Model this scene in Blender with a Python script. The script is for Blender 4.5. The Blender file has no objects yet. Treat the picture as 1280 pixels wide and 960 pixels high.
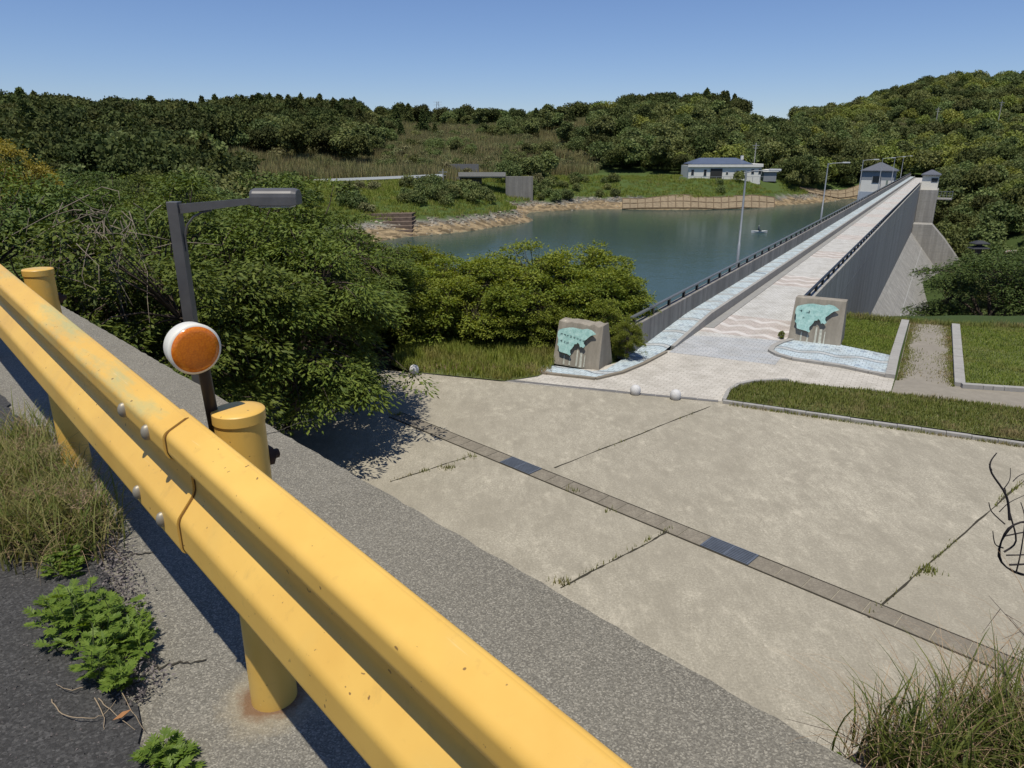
import bpy, bmesh, math, random
import numpy as np
from mathutils import Vector, Matrix

Rd = math.radians
sc = bpy.context.scene
COL = sc.collection

# ------------------------------------------------------------------ camera, sky, sun, exposure
H = 7.2                      # eye height above the plaza
PITCH = Rd(18.1)
cam_d = bpy.data.cameras.new('camera')
cam_d.sensor_width = 36.0
cam_d.lens = 888.0 / 1280 * 36
cam_d.clip_start = 0.05
cam_d.clip_end = 4000
cam = bpy.data.objects.new('camera', cam_d)
cam.location = (0, 0, H)
cam.rotation_euler = (Rd(90) - PITCH, 0, 0)
COL.objects.link(cam)
sc.camera = cam

SUN_AZ = math.atan2(-0.24, -0.97)        # compass angle from +Y towards +X
SUN_EL = Rd(70)
w = bpy.data.worlds.new('World')
sc.world = w
w.use_nodes = True
wn = w.node_tree
sky = wn.nodes.new('ShaderNodeTexSky')
sky.sky_type = 'NISHITA'
sky.sun_disc = False
sky.sun_elevation = SUN_EL
sky.sun_rotation = SUN_AZ % (2 * math.pi)
sky.altitude = 0
sky.air_density = 1.0
sky.dust_density = 0.05
sky.ozone_density = 4.5
bg = wn.nodes['Background']
tint = wn.nodes.new('ShaderNodeMix'); tint.data_type = 'RGBA'; tint.blend_type = 'MULTIPLY'
tint.inputs[0].default_value = 1.0
tint.inputs[7].default_value = (0.94, 0.985, 1.20, 1)      # camera white balance of the sky
wn.links.new(sky.outputs[0], tint.inputs[6])
wn.links.new(tint.outputs[2], bg.inputs[0])
bg.inputs[1].default_value = 0.084
sun_d = bpy.data.lights.new('sun', 'SUN')
sun_d.energy = 4.6
sun_d.angle = Rd(0.5)
sun_d.color = (1.0, 0.955, 0.86)
sun = bpy.data.objects.new('sun', sun_d)
to_sun = Vector((math.sin(SUN_AZ) * math.cos(SUN_EL), math.cos(SUN_AZ) * math.cos(SUN_EL), math.sin(SUN_EL)))
sun.rotation_euler = (-to_sun).to_track_quat('-Z', 'Y').to_euler()
sun.location = (0, 0, 60)
COL.objects.link(sun)
sc.view_settings.view_transform = 'Standard'
sc.view_settings.look = 'None'
sc.view_settings.gamma = 1
sc.view_settings.use_curve_mapping = False
sc.view_settings.exposure = 0.0
sc.cycles.max_bounces = 6
sc.cycles.diffuse_bounces = 3
sc.cycles.glossy_bounces = 3
sc.cycles.transmission_bounces = 3
sc.cycles.transparent_max_bounces = 4

# ------------------------------------------------------------------ survey helpers
def ray(px, py):
    u, v = (px - 640) / 888.0, (py - 480) / 888.0
    return np.array([u, math.cos(PITCH) - math.sin(PITCH) * v, -(math.sin(PITCH) + math.cos(PITCH) * v)])
def G(px, py, z=0.0):                    # where a sight line meets the level z
    r = ray(px, py)
    return np.array([0, 0, H]) + r * ((z - H) / r[2])
def GY(px, py, y):                       # where a sight line reaches the distance y
    r = ray(px, py)
    return np.array([0, 0, H]) + r * (y / r[1])
def px_of(x, y, z):
    d = y * math.cos(PITCH) - (z - H) * math.sin(PITCH)
    return 640 + 888 * x / d, 480 + 888 * (-(z - H) * math.cos(PITCH) - y * math.sin(PITCH)) / d
DD = np.array([0.5067, 0.8622])          # along the dam crest
NN = np.array([0.8622, -0.5067])         # across it, downstream
DAM_RZ = math.atan2(-0.5067, 0.8622)
def SO(s, o, z=0.0):
    p = DD * s + NN * o
    return np.array([p[0], p[1], z])
def so_of(P):
    return float(P[0] * DD[0] + P[1] * DD[1]), float(P[0] * NN[0] + P[1] * NN[1])
EE = np.array([-0.69, 0.72]); EE = EE / np.linalg.norm(EE)     # along the retaining wall
QQ = np.array([EE[1], -EE[0]])                                 # away from the road
def EQ(e, q, z=0.0):
    p = EE * e + QQ * q
    return np.array([p[0], p[1], z])
WALL_Z = H - 1.49
WATER_Z = -6.3

# ------------------------------------------------------------------ object helpers
def tag(o, label=None, cat=None, group=None, kind=None):
    if label: o['label'] = label
    if cat: o['category'] = cat
    if group: o['group'] = group
    if kind: o['kind'] = kind
    return o
def thing(name, label, cat, loc=(0, 0, 0), rz=0.0, group=None):
    o = bpy.data.objects.new(name, None)
    o.empty_display_size = 0.2
    o.location = [float(v) for v in loc]
    o.rotation_euler = (0, 0, rz)
    COL.objects.link(o)
    return tag(o, label, cat, group)
def copy_tree(o, parent=None):
    c = o.copy()
    COL.objects.link(c)
    if parent: c.parent = parent
    for ch in [x for x in COL.objects if x.parent == o]:
        copy_tree(ch, c)
    return c

class MB:
    """collects simple shapes, then links them as one mesh object"""
    def __init__(self):
        self.v = []; self.f = []; self.sm = []
    def add(self, vs, fs, smooth=False):
        n = len(self.v)
        self.v += [tuple(float(c) for c in p) for p in vs]
        self.f += [tuple(i + n for i in f) for f in fs]
        self.sm += [smooth] * len(fs)
        return self
    def box(self, x0, x1, y0, y1, z0, z1, M=None):
        vs = [(x, y, z) for z in (z0, z1) for y in (y0, y1) for x in (x0, x1)]
        if M is not None: vs = [tuple(M @ Vector(p)) for p in vs]
        return self.add(vs, [(0, 2, 3, 1), (4, 5, 7, 6), (0, 1, 5, 4), (2, 6, 7, 3), (0, 4, 6, 2), (1, 3, 7, 5)])
    def prism(self, poly, z0, z1):
        n = len(poly)
        a = sum(poly[i][0] * poly[(i + 1) % n][1] - poly[(i + 1) % n][0] * poly[i][1] for i in range(n))
        if a < 0: poly = poly[::-1]
        g0 = z0 if callable(z0) else (lambda p: z0)
        g1 = z1 if callable(z1) else (lambda p: z1)
        vs = [(p[0], p[1], g0(p)) for p in poly] + [(p[0], p[1], g1(p)) for p in poly]
        fs = [tuple(range(n - 1, -1, -1)), tuple(range(n, 2 * n))]
        fs += [(i, (i + 1) % n, n + (i + 1) % n, n + i) for i in range(n)]
        return self.add(vs, fs)
    def sheet(self, poly, z):
        n = len(poly)
        a = sum(poly[i][0] * poly[(i + 1) % n][1] - poly[(i + 1) % n][0] * poly[i][1] for i in range(n))
        if a < 0: poly = poly[::-1]
        return self.add([(p[0], p[1], z) for p in poly], [tuple(range(n))])
    def tube(self, pts, rad, n=8, cap=True):
        pts = [Vector([float(c) for c in p]) for p in pts]
        if not hasattr(rad, '__len__'): rad = [rad] * len(pts)
        vs = []; fs = []
        up = None
        for i, p in enumerate(pts):
            t = (pts[min(i + 1, len(pts) - 1)] - pts[max(i - 1, 0)]).normalized()
            if up is None:
                up = Vector((0, 0, 1)) if abs(t.z) < 0.9 else Vector((1, 0, 0))
            a = t.cross(up)
            if a.length < 1e-5: a = t.orthogonal()
            a.normalize(); b = a.cross(t).normalized(); up = b
            for k in range(n):
                an = 2 * math.pi * k / n
                vs.append(p + (a * math.cos(an) + b * math.sin(an)) * rad[i])
        for i in range(len(pts) - 1):
            for k in range(n):
                fs.append((i * n + k, i * n + (k + 1) % n, (i + 1) * n + (k + 1) % n, (i + 1) * n + k))
        self.add(vs, fs, True)
        if cap:
            m = len(vs)
            self.add([vs[k] for k in range(n)], [tuple(range(n))[::-1]])
            self.add([vs[m - n + k] for k in range(n)], [tuple(range(n))])
        return self
    def lathe(self, prof, n=32, M=None, smooth=True, sx=1, sy=1):
        vs = []; fs = []
        for r, z in prof:
            for k in range(n):
                a = 2 * math.pi * k / n
                vs.append(Vector((r * math.cos(a) * sx, r * math.sin(a) * sy, z)))
        if M is not None: vs = [M @ p for p in vs]
        for i in range(len(prof) - 1):
            for k in range(n):
                fs.append((i * n + k, i * n + (k + 1) % n, (i + 1) * n + (k + 1) % n, (i + 1) * n + k))
        self.add(vs, fs, smooth)
        m = len(vs)
        self.add([vs[k] for k in range(n)], [tuple(range(n))[::-1]])
        self.add([vs[m - n + k] for k in range(n)], [tuple(range(n))])
        return self
    def build(self, name, mat, parent=None, loc=None, rz=None, bevel=0, auto=None):
        me = bpy.data.meshes.new(name)
        me.from_pydata(self.v, [], self.f)
        me.polygons.foreach_set('use_smooth', self.sm)
        me.materials.append(mat)
        me.update()
        o = bpy.data.objects.new(name, me)
        COL.objects.link(o)
        if parent: o.parent = parent
        if loc is not None: o.location = [float(c) for c in loc]
        if rz is not None: o.rotation_euler = (0, 0, rz)
        if bevel:
            b = o.modifiers.new('bevel', 'BEVEL')
            b.width = bevel; b.segments = 2; b.limit_method = 'ANGLE'; b.angle_limit = Rd(40)
        return o

def np_mesh(name, V, F, mat, parent=None, smooth=False, loc=None):
    """V (n,3), F (m,k) numpy arrays to one mesh object"""
    me = bpy.data.meshes.new(name)
    m, k = F.shape
    me.vertices.add(len(V)); me.vertices.foreach_set('co', np.ascontiguousarray(V, dtype=np.float32).ravel())
    me.loops.add(m * k); me.loops.foreach_set('vertex_index', np.ascontiguousarray(F, dtype=np.int32).ravel())
    me.polygons.add(m)
    me.polygons.foreach_set('loop_start', np.arange(0, m * k, k, dtype=np.int32))
    me.polygons.foreach_set('loop_total', np.full(m, k, dtype=np.int32))
    if smooth: me.polygons.foreach_set('use_smooth', np.ones(m, dtype=bool))
    me.materials.append(mat)
    me.update(); me.validate()
    o = bpy.data.objects.new(name, me)
    COL.objects.link(o)
    if parent: o.parent = parent
    if loc is not None: o.location = [float(c) for c in loc]
    return o

# ------------------------------------------------------------------ material helpers
def newmat(name, rough=0.8, spec=0.3):
    m = bpy.data.materials.new(name)
    m.use_nodes = True
    nt = m.node_tree
    b = nt.nodes['Principled BSDF']
    b.inputs['Roughness'].default_value = rough
    b.inputs['Specular IOR Level'].default_value = spec
    return m, nt, b
def sset(nt, s, v):
    if isinstance(v, bpy.types.NodeSocket): nt.links.new(v, s)
    elif hasattr(v, '__len__') and len(v) == 3 and s.type == 'RGBA': s.default_value = (*v, 1)
    else: s.default_value = v
def nd(nt, typ, ins=None, **props):
    n = nt.nodes.new(typ)
    for k, v in props.items(): setattr(n, k, v)
    for k, v in (ins or {}).items(): sset(nt, n.inputs[k], v)
    return n
def mth(nt, op, a, b=None, c=None, clamp=False):
    n = nt.nodes.new('ShaderNodeMath'); n.operation = op; n.use_clamp = clamp
    for i, v in enumerate((a, b, c)):
        if v is not None: sset(nt, n.inputs[i], v)
    return n.outputs[0]
def mixc(nt, fac, a, b, mode='MIX'):
    n = nt.nodes.new('ShaderNodeMix'); n.data_type = 'RGBA'; n.blend_type = mode
    sset(nt, n.inputs[0], fac); sset(nt, n.inputs[6], a); sset(nt, n.inputs[7], b)
    return n.outputs[2]
def ramp(nt, fac, stops):
    n = nt.nodes.new('ShaderNodeValToRGB')
    el = n.color_ramp.elements
    while len(el) < len(stops): el.new(0.5)
    for e, (p, c) in zip(el, stops):
        e.position = p
        e.color = (*c, 1) if hasattr(c, '__len__') else (c, c, c, 1)
    sset(nt, n.inputs[0], fac)
    return n.outputs[0]
def coords(nt, kind='Object', scale=(1, 1, 1), rz=0.0):
    t = nt.nodes.new('ShaderNodeTexCoord').outputs[kind]
    mp = nd(nt, 'ShaderNodeMapping', {'Vector': t, 'Scale': scale, 'Rotation': (0, 0, rz)})
    return mp.outputs[0]
def world_pos(nt, scale=(1, 1, 1), rz=0.0):
    g = nt.nodes.new('ShaderNodeNewGeometry').outputs['Position']
    mp = nd(nt, 'ShaderNodeMapping', {'Vector': g, 'Scale': scale, 'Rotation': (0, 0, rz)})
    return mp.outputs[0]
def noise(nt, vec, scale, detail=4, rough=0.6):
    n = nd(nt, 'ShaderNodeTexNoise', {'Vector': vec, 'Scale': scale, 'Detail': detail, 'Roughness': rough})
    return n.outputs[0]
def bump(nt, b, height, strength=0.4, dist=0.02):
    n = nd(nt, 'ShaderNodeBump', {'Strength': strength, 'Distance': dist, 'Height': height})
    nt.links.new(n.outputs[0], b.inputs['Normal'])
def simple(name, c, rough=0.6, spec=0.4, metal=0.0, var=0.12, scale=6.0, bmp=0.0):
    m, nt, b = newmat(name, rough, spec)
    b.inputs['Metallic'].default_value = metal
    v = coords(nt)
    f = noise(nt, v, scale, 5)
    lo = tuple(x * (1 - var) for x in c); hi = tuple(min(1, x * (1 + var)) for x in c)
    nt.links.new(ramp(nt, f, [(0.3, lo), (0.7, hi)]), b.inputs['Base Color'])
    if bmp: bump(nt, b, noise(nt, v, scale * 6, 3), bmp, 0.01)
    return m
def leafmat(name, ca, cb, trans=0.3, objvar=0.25, rough=0.5, patch=None):
    """leaf surface: colour differs leaf by leaf and a little plant by plant"""
    m = bpy.data.materials.new(name); m.use_nodes = True
    nt = m.node_tree
    b = nt.nodes['Principled BSDF']
    out = nt.nodes['Material Output']
    isl = nt.nodes.new('ShaderNodeNewGeometry').outputs['Random Per Island']
    orn = nt.nodes.new('ShaderNodeObjectInfo').outputs['Random']
    c = mixc(nt, isl, ca, cb)
    if patch:
        pn = noise(nt, world_pos(nt), .55, 5, .7)
        c = mixc(nt, ramp(nt, pn, [(.50, 0.0), (.66, .85)]), c, patch)
        pn2 = noise(nt, world_pos(nt), 1.3, 4, .7)
        c = mixc(nt, ramp(nt, pn2, [(.34, .55), (.48, 0.0)]), c, tuple(x * .55 for x in ca))
    val = mth(nt, 'MULTIPLY_ADD', orn, objvar * 2, 1 - objvar)
    hue = mth(nt, 'MULTIPLY_ADD', mth(nt, 'FRACT', mth(nt, 'MULTIPLY', orn, 7.31)), 0.04 * objvar / 0.25, 0.48)
    hs = nd(nt, 'ShaderNodeHueSaturation', {'Hue': hue, 'Saturation': 1.0, 'Value': val, 'Color': c})
    nt.links.new(hs.outputs[0], b.inputs['Base Color'])
    b.inputs['Roughness'].default_value = rough
    b.inputs['Specular IOR Level'].default_value = 0.18
    tr = nd(nt, 'ShaderNodeBsdfTranslucent')
    hs2 = nd(nt, 'ShaderNodeHueSaturation', {'Hue': 0.49, 'Saturation': 1.15, 'Value': 1.5, 'Color': hs.outputs[0]})
    nt.links.new(hs2.outputs[0], tr.inputs[0])
    mx = nd(nt, 'ShaderNodeMixShader', {0: trans})
    nt.links.new(b.outputs[0], mx.inputs[1]); nt.links.new(tr.outputs[0], mx.inputs[2])
    nt.links.new(mx.outputs[0], out.inputs[0])
    return m
# ------------------------------------------------------------------ terrain
UP = [(-400,60,0),(-400,150,8),(-400,220,22),(-400,330,24),(-400,500,10),
 (-80,40,-.6),(-80,80,-1),(-80,130,4),(-80,185,11),(-80,230,14),(-80,320,16),
 (0,40,-.6),(0,70,-1),(0,105,0),(0,140,5),(0,185,11),(0,215,13),(0,300,16),(0,480,10),(0,700,0),
 (200,40,-.8),(200,70,-2),(200,105,-1),(200,140,2),(200,180,8),(200,220,11),(200,300,15),(200,480,8),
 (345,40,-1.5),(345,60,-5),(345,105,-3),(345,140,-.5),(345,175,1.5),(345,200,5),(345,240,12),(345,320,21),(345,480,12),(345,700,0),
 (450,40,-4),(450,60,-9),(450,100,-7),(450,118,-5.2),(450,130,-3),(450,150,-.8),(450,172,1),(450,200,3.5),(450,260,10),(450,340,19),(450,480,10),
 (505,40,-5),(505,70,-10),(505,105,-8),(505,119.5,-6.3),(505,131,-3.5),(505,145,-.8),(505,172,1),(505,205,3.5),(505,300,13),(505,370,19),
 (560,40,-5),(560,110,-8.5),(560,125,-6.3),(560,134,-4),(560,142,-1.4),(560,155,.3),(560,175,.8),(560,205,3),(560,260,9),(560,370,18),(560,500,9),
 (620,40,-5),(620,120,-9),(620,137,-6.3),(620,144,-4.2),(620,152,-2.0),(620,163,-3.2),(620,172,-3.6),(620,181,-2.6),(655,181,-3.4),(690,181,-4.2),(620,195,.5),(620,240,6),(620,370,18),
 (650,143,-6.3),(650,150,-4.9),(650,159,-5.6),(650,170,-5.8),
 (668,130,-9),(668,150,-6.45),(668,158,-7.4),(668,170,-6.5),(668,178,-5),(668,198,-.5),(668,215,1),(668,260,8),(668,370,17),(668,520,9),
 (720,40,-6),(720,100,-12),(720,160,-8.5),(720,178,-6.3),(720,194,-4.6),(720,203,-1),(720,215,.5),(720,250,6),(720,370,19),
 (800,40,-6),(800,100,-12),(800,160,-9),(800,178,-6.3),(800,192,-4.4),(800,202,-.5),(800,222,.6),(800,260,10),(800,310,18),(800,345,23),(800,480,15),(800,700,0),
 (880,100,-12),(880,160,-9),(880,178,-6.3),(880,192,-4.4),(880,201,-.3),(880,222,.3),(880,255,8),(880,300,17),(880,345,24),
 (930,165,-9),(930,182,-6.3),(930,194,-4.4),(930,203,-.2),(930,222,.3),(930,255,8),(930,300,15),(930,345,21),
 (970,165,-9),(970,191,-6.3),(970,203,-4.4),(970,212,-.5),(970,235,1),(970,300,12),(970,350,18),(970,480,14),
 (1050,60,-12),(1050,120,-12),(1050,200,-8),(1050,220,-6.3),(1050,232,-4.2),(1050,244,0),(1050,300,8),(1050,420,21),(1050,600,8),
 (1110,120,-12),(1110,200,-8),(1110,222,-5),(1110,236,0),(1110,300,12),(1110,420,32),
 (1160,218,-1.5),(1160,232,.3),(1160,260,5),(1160,340,20),(1160,420,39),(1160,520,26),(1160,700,5),
 (1280,240,3),(1280,300,14),(1280,420,41),(1280,560,22),(1450,240,3),(1450,300,10),(1450,420,28),(1650,250,3),(1650,420,20)]
DN = [(1000,31,-.1),(1150,31,-.1),(1280,31,-.1),(1500,31,-.1),(1800,31,-.1),
 (1000,36,-1.5),(1150,37,-1.8),(1280,37,-1.8),(1500,37,-1.5),(1000,60,-16),(1150,60,-15),(1280,60,-13),(1500,60,-9),(1800,60,-4),
 (1150,85,-20),(1200,90,-16),(1220,112,-8.6),(1245,112,-8.6),(1200,112,-9),(1280,110,-9),(1280,90,-12),(1500,100,-5),
 (1150,125,-22),(1160,150,-20),(1195,150,-13),(1230,150,-9),(1280,150,-8),(1400,150,-2),(1500,150,0),
 (1165,175,-14),(1185,180,-9),(1200,190,-5),(1280,190,-3),(1400,190,1),(1160,217,-1),(1200,217,0),(1280,230,3),
 (1160,260,5),(1160,300,14),(1280,300,14),(1160,420,39),(1280,420,41),(1400,300,12),(1450,420,28),(1280,560,22),(1160,520,26),(1650,250,3),(1650,420,20)]
class RBF:
    def __init__(self, pts):
        P = []
        for px, Y, z in pts:
            d = Y * math.cos(PITCH) + (H - z) * math.sin(PITCH)
            P.append(((px - 640) / 888 * d, Y, z))
        P = np.array(P)
        self.p = P[:, :2]
        D = np.sqrt(((self.p[:, None] - self.p[None]) ** 2).sum(-1))
        n = len(P)
        A = np.zeros((n + 3, n + 3)); A[:n, :n] = D + np.eye(n) * 0.3
        T = np.c_[np.ones(n), self.p / 100]
        A[:n, n:] = T; A[n:, :n] = T.T
        self.w = np.linalg.solve(A, np.r_[P[:, 2], 0, 0, 0])
    def __call__(self, x, y):
        q = np.c_[np.ravel(x), np.ravel(y)]
        out = np.empty(len(q))
        for i in range(0, len(q), 20000):
            c = q[i:i + 20000]
            D = np.sqrt(((c[:, None] - self.p[None]) ** 2).sum(-1))
            out[i:i + 20000] = D @ self.w[:-3] + np.c_[np.ones(len(c)), c / 100] @ self.w[-3:]
        return out
rb_up, rb_dn = RBF(UP), RBF(DN)
def sstep(a, b, x):
    t = np.clip((x - a) / (b - a), 0, 1); return t * t * (3 - 2 * t)
def vnoise(x, y, s):
    return (np.sin(x / s * 1.7 + 1.3 * np.sin(y / s * 1.1)) + np.sin(y / s * 2.1 + 1.7 * np.sin(x / s * .9 + 2)) + np.sin((x + y) / s * 2.9 + .5)) / 3
def terr(x, y):
    x = np.asarray(x, float); y = np.asarray(y, float)
    s = x * DD[0] + y * DD[1]; o = x * NN[0] + y * NN[1]
    zu, zd = rb_up(x, y), rb_dn(x, y)
    t = sstep(-8.8, -5.0, o)
    t = np.where(s > 235, np.maximum(t * (1 - sstep(235, 260, s)), sstep(-4, 20, o)), t)
    z = zu * (1 - t) + zd * t
    far = sstep(60, 140, y)
    z = z + vnoise(x, y, 9.0) * .35 * far * np.where(z < -4.5, .25, 1)
    edge = 32.5 - 1.2 * sstep(-14, -8, o)
    near = sstep(edge, edge + 6, np.where(o < -6, np.hypot(x, y), y + np.maximum(0, -o) * .3))
    z = -0.09 * (1 - near) + z * near
    return z
ang = np.radians(np.arange(-74, 74.01, 0.4))
rad = np.r_[np.arange(4, 100, 2.0), np.arange(100, 262, 1.5), np.arange(262, 560, 5.0), np.array([580, 620, 680, 760, 900, 1200, 2000, 3500])]
AA, RR = np.meshgrid(ang, rad)
TX, TY = (np.sin(AA) * RR), (np.cos(AA) * RR)
TZ = terr(TX.ravel(), TY.ravel()).reshape(TX.shape)
TZ = np.where(RR > 600, np.minimum(TZ, -5), TZ)
na = len(ang)
ii, jj = np.meshgrid(np.arange(len(rad) - 1), np.arange(na - 1), indexing='ij')
TF = np.stack([ii * na + jj, ii * na + jj + 1, (ii + 1) * na + jj + 1, (ii + 1) * na + jj], -1).reshape(-1, 4)[:, ::-1]

mt, nt, b = newmat('terrain_ground', 0.95, 0.1)
att = nd(nt, 'ShaderNodeAttribute', attribute_name='ground_col')
v = world_pos(nt)
n1 = noise(nt, v, 0.35, 6); n2 = noise(nt, v, 3.0, 4)
c = mixc(nt, ramp(nt, n1, [(.3, .0), (.7, .45)]), att.outputs[0], (.045, .06, .02))
hsv = nd(nt, 'ShaderNodeHueSaturation', {'Color': att.outputs[0], 'Value': mth(nt, 'MULTIPLY_ADD', n2, .9, .55)})
bare = nd(nt, 'ShaderNodeAttribute', attribute_name='bare').outputs['Fac']
peb_ = nd(nt, 'ShaderNodeTexVoronoi', {'Vector': v, 'Scale': 1.1})
pebv = nd(nt, 'ShaderNodeSeparateColor', {0: peb_.outputs['Color']}).outputs[0]
stony = nd(nt, 'ShaderNodeHueSaturation', {'Color': hsv.outputs[0], 'Value': mth(nt, 'MULTIPLY_ADD', pebv, 1.0, .45)}).outputs[0]
nt.links.new(mixc(nt, bare, c, stony), b.inputs['Base Color'])
bump(nt, b, n2, .6, .3)

px_t = 640 + 888 * TX / (TY * math.cos(PITCH) + (H - TZ) * math.sin(PITCH))
px_t = np.where(TY > 1, px_t, -9999)
s_t = TX * DD[0] + TY * DD[1]; o_t = TX * NN[0] + TY * NN[1]
gc = np.zeros(TX.shape + (4,)); gc[..., 3] = 1
gc[..., :3] = (.05, .075, .022)
jit = vnoise(TX, TY, 3.1) * .35
upm = (o_t < -6) & (TY > 60) & (s_t < 262)
lawn = upm & (TZ < 1.2) & (TZ > -4.4)
gc[lawn, :3] = (.075, .11, .03)
m = upm & (TZ + jit < -4.3); gc[m, :3] = (.165, .155, .13)
m = upm & (TZ + jit * .6 < -5.0); gc[m, :3] = (.235, .175, .10)
m = upm & (TZ < -6.25); gc[m, :3] = (.12, .11, .07)
barev = (upm & (TZ + jit < -4.3)).astype(float)
m = (px_t > 285) & (px_t < 700) & (TY > 150) & (TY < 330) & (TZ > .6) & (o_t < -6); gc[m, :3] = (.13, .115, .055)
m = (px_t > 1198) & (px_t < 1250) & (abs(TY - 112) < 6); gc[m, :3] = (.25, .2, .13)
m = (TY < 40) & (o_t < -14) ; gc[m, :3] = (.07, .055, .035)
tob = np_mesh('ground', np.stack([TX, TY, TZ], -1).reshape(-1, 3), TF, mt, smooth=True)
tag(tob, kind='structure')
ca = tob.data.attributes.new('ground_col', 'FLOAT_COLOR', 'POINT')
ca.data.foreach_set('color', gc.reshape(-1, 4).astype(np.float32).ravel())
ba = tob.data.attributes.new('bare', 'FLOAT', 'POINT')
ba.data.foreach_set('value', barev.ravel().astype(np.float32))

# ------------------------------------------------------------------ water
mw, nt, b = newmat('reservoir_water', 0.12, 0.16)
v = world_pos(nt)
b.inputs['Base Color'].default_value = (.040, .066, .054, 1)
b.inputs['IOR'].default_value = 1.2
hgt = mth(nt, 'ADD', noise(nt, v, 1.6, 3, .6), mth(nt, 'MULTIPLY', noise(nt, v, .35, 2), 1.2))
bump(nt, b, hgt, .22, .08)
wq = [SO(26, -9.35), SO(262, -9.35), np.array([70, 262, 0]), np.array([-120, 240, 0]), np.array([-120, 45, 0])]
tag(MB().sheet([(p[0], p[1]) for p in wq], WATER_Z).build('water', mw), kind='structure')

# ------------------------------------------------------------------ concrete and paving materials
def concrete(name, lo, hi, streak=0, joints=None, vec='Object', fine=60, agg=0.0, stain=.55, bmp=.25, slabby=False, sdark=.35, rust=None):
    m, nt, b = newmat(name, 0.9, 0.25)
    v = coords(nt) if vec == 'Object' else world_pos(nt)
    big = noise(nt, v, .45 if not slabby else .22, 7, .7); mid = noise(nt, v, 3.2, 6, .7); fin = noise(nt, v, fine, 3, .7)
    c = ramp(nt, big, [(.34, lo), (.62, hi)])
    dk = tuple(x * stain for x in lo)
    c = mixc(nt, ramp(nt, mid, [(.42, .55), (.62, 0.0)]), c, dk)
    c = mixc(nt, mth(nt, 'MULTIPLY_ADD', fin, 1.1, -.25, clamp=True), tuple(x * .62 for x in hi), c, 'MIX')
    if slabby:
        v4 = world_pos(nt, (1.0, .28, 1), .55); wr = noise(nt, v4, 6.5, 8, .8)
        c = mixc(nt, ramp(nt, wr, [(.40, .50), (.56, 0.0)]), c, tuple(x * .78 for x in lo))
        v5 = world_pos(nt, (1.0, .45, 1), -.35); wl = noise(nt, v5, 5.0, 8, .85)
        c = mixc(nt, ramp(nt, wl, [(.54, 0.0), (.70, .45)]), c, tuple(x * 1.15 for x in hi))
        gn = noise(nt, v, 24, 3, .9)
        c = mixc(nt, ramp(nt, gn, [(.36, .60), (.50, 0.0)]), c, tuple(x * .55 for x in lo))
        c = mixc(nt, ramp(nt, gn, [(.55, 0.0), (.68, .5)]), c, tuple(min(1, x * 1.3) for x in hi))
        b1 = noise(nt, world_pos(nt, (1.0, .5, 1), .5), 1.5, 7, .75)
        c = mixc(nt, ramp(nt, b1, [(.38, .55), (.54, 0.0)]), c, tuple(x * .72 for x in lo))
        b2 = noise(nt, world_pos(nt, (1.0, .6, 1), -.2), 2.3, 8, .8)
        c = mixc(nt, ramp(nt, b2, [(.54, 0.0), (.68, .40)]), c, tuple(min(1, x * 1.18) for x in hi))
        sd = noise(nt, world_pos(nt), .16, 3, .6)
        c = mixc(nt, ramp(nt, sd, [(.36, .5), (.55, 0.0)]), c, tuple(x * .8 for x in lo))
        sp = noise(nt, v, 7.0, 4, .8)
        c = mixc(nt, ramp(nt, sp, [(.60, 0.0), (.74, .35)]), c, tuple(x * .5 for x in lo))
    if agg:
        vo = nd(nt, 'ShaderNodeTexVoronoi', {'Vector': v, 'Scale': agg})
        hs = nd(nt, 'ShaderNodeSeparateColor', {0: vo.outputs['Color']}).outputs[0]
        peb = ramp(nt, hs, [(0.0, tuple(x * .3 for x in lo)), (.35, tuple(x * .8 for x in lo)), (.8, hi), (1.0, tuple(min(1, x * 1.9) for x in hi))])
        c = mixc(nt, .42, c, peb)
    if streak:
        v2 = coords(nt, scale=(1.6, 1.6, .06))
        st = noise(nt, v2, 1.0, 5, .75)
        c = mixc(nt, mth(nt, 'MULTIPLY', ramp(nt, st, [(.42, 1.0), (.62, 0.0)]), streak), c, tuple(x * sdark for x in lo))
        v3 = coords(nt, scale=(3.5, 3.5, .08))
        wt = noise(nt, v3, 1.0, 3, .6)
        c = mixc(nt, ramp(nt, wt, [(.66, 0.0), (.74, .45)]), c, tuple(min(1, x * 1.7) for x in hi))
    if joints:
        sx = nd(nt, 'ShaderNodeSeparateXYZ', {0: coords(nt)})
        for ax, per, wd, dark in joints:
            q = mth(nt, 'ABSOLUTE', mth(nt, 'SUBTRACT', mth(nt, 'FRACT', mth(nt, 'DIVIDE', sx.outputs[ax], per)), .5))
            ln = mth(nt, 'LESS_THAN', q, wd / per)
            c = mixc(nt, mth(nt, 'MULTIPLY', ln, .7), c, dark)
    if rust:
        dv = nd(nt, 'ShaderNodeVectorMath', {0: world_pos(nt), 1: tuple(rust)}, operation='DISTANCE').outputs['Value']
        f_ = mth(nt, 'ADD', dv, mth(nt, 'MULTIPLY_ADD', noise(nt, world_pos(nt), 13, 5, .7), .14, -.07))
        c = mixc(nt, ramp(nt, f_, [(.115, .55), (.17, 0.0)]), c, mixc(nt, fin, (.20, .165, .10), (.5, .42, .28)))
        c = mixc(nt, ramp(nt, f_, [(.07, .75), (.115, 0.0)]), c, (.16, .07, .025))
    nt.links.new(c, b.inputs['Base Color'])
    bump(nt, b, mth(nt, 'ADD', fin, mth(nt, 'MULTIPLY', mid, .6)), bmp, .012)
    return m
M_slab = concrete('plaza_concrete', (.32, .285, .215), (.56, .505, .39), vec='W', fine=38, slabby=True)
M_walltop = concrete('aggregate_concrete', (.165, .150, .12), (.30, .275, .22), vec='W', rust=(-.684, 1.666, WALL_Z), fine=260, agg=230, bmp=.5)
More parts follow.
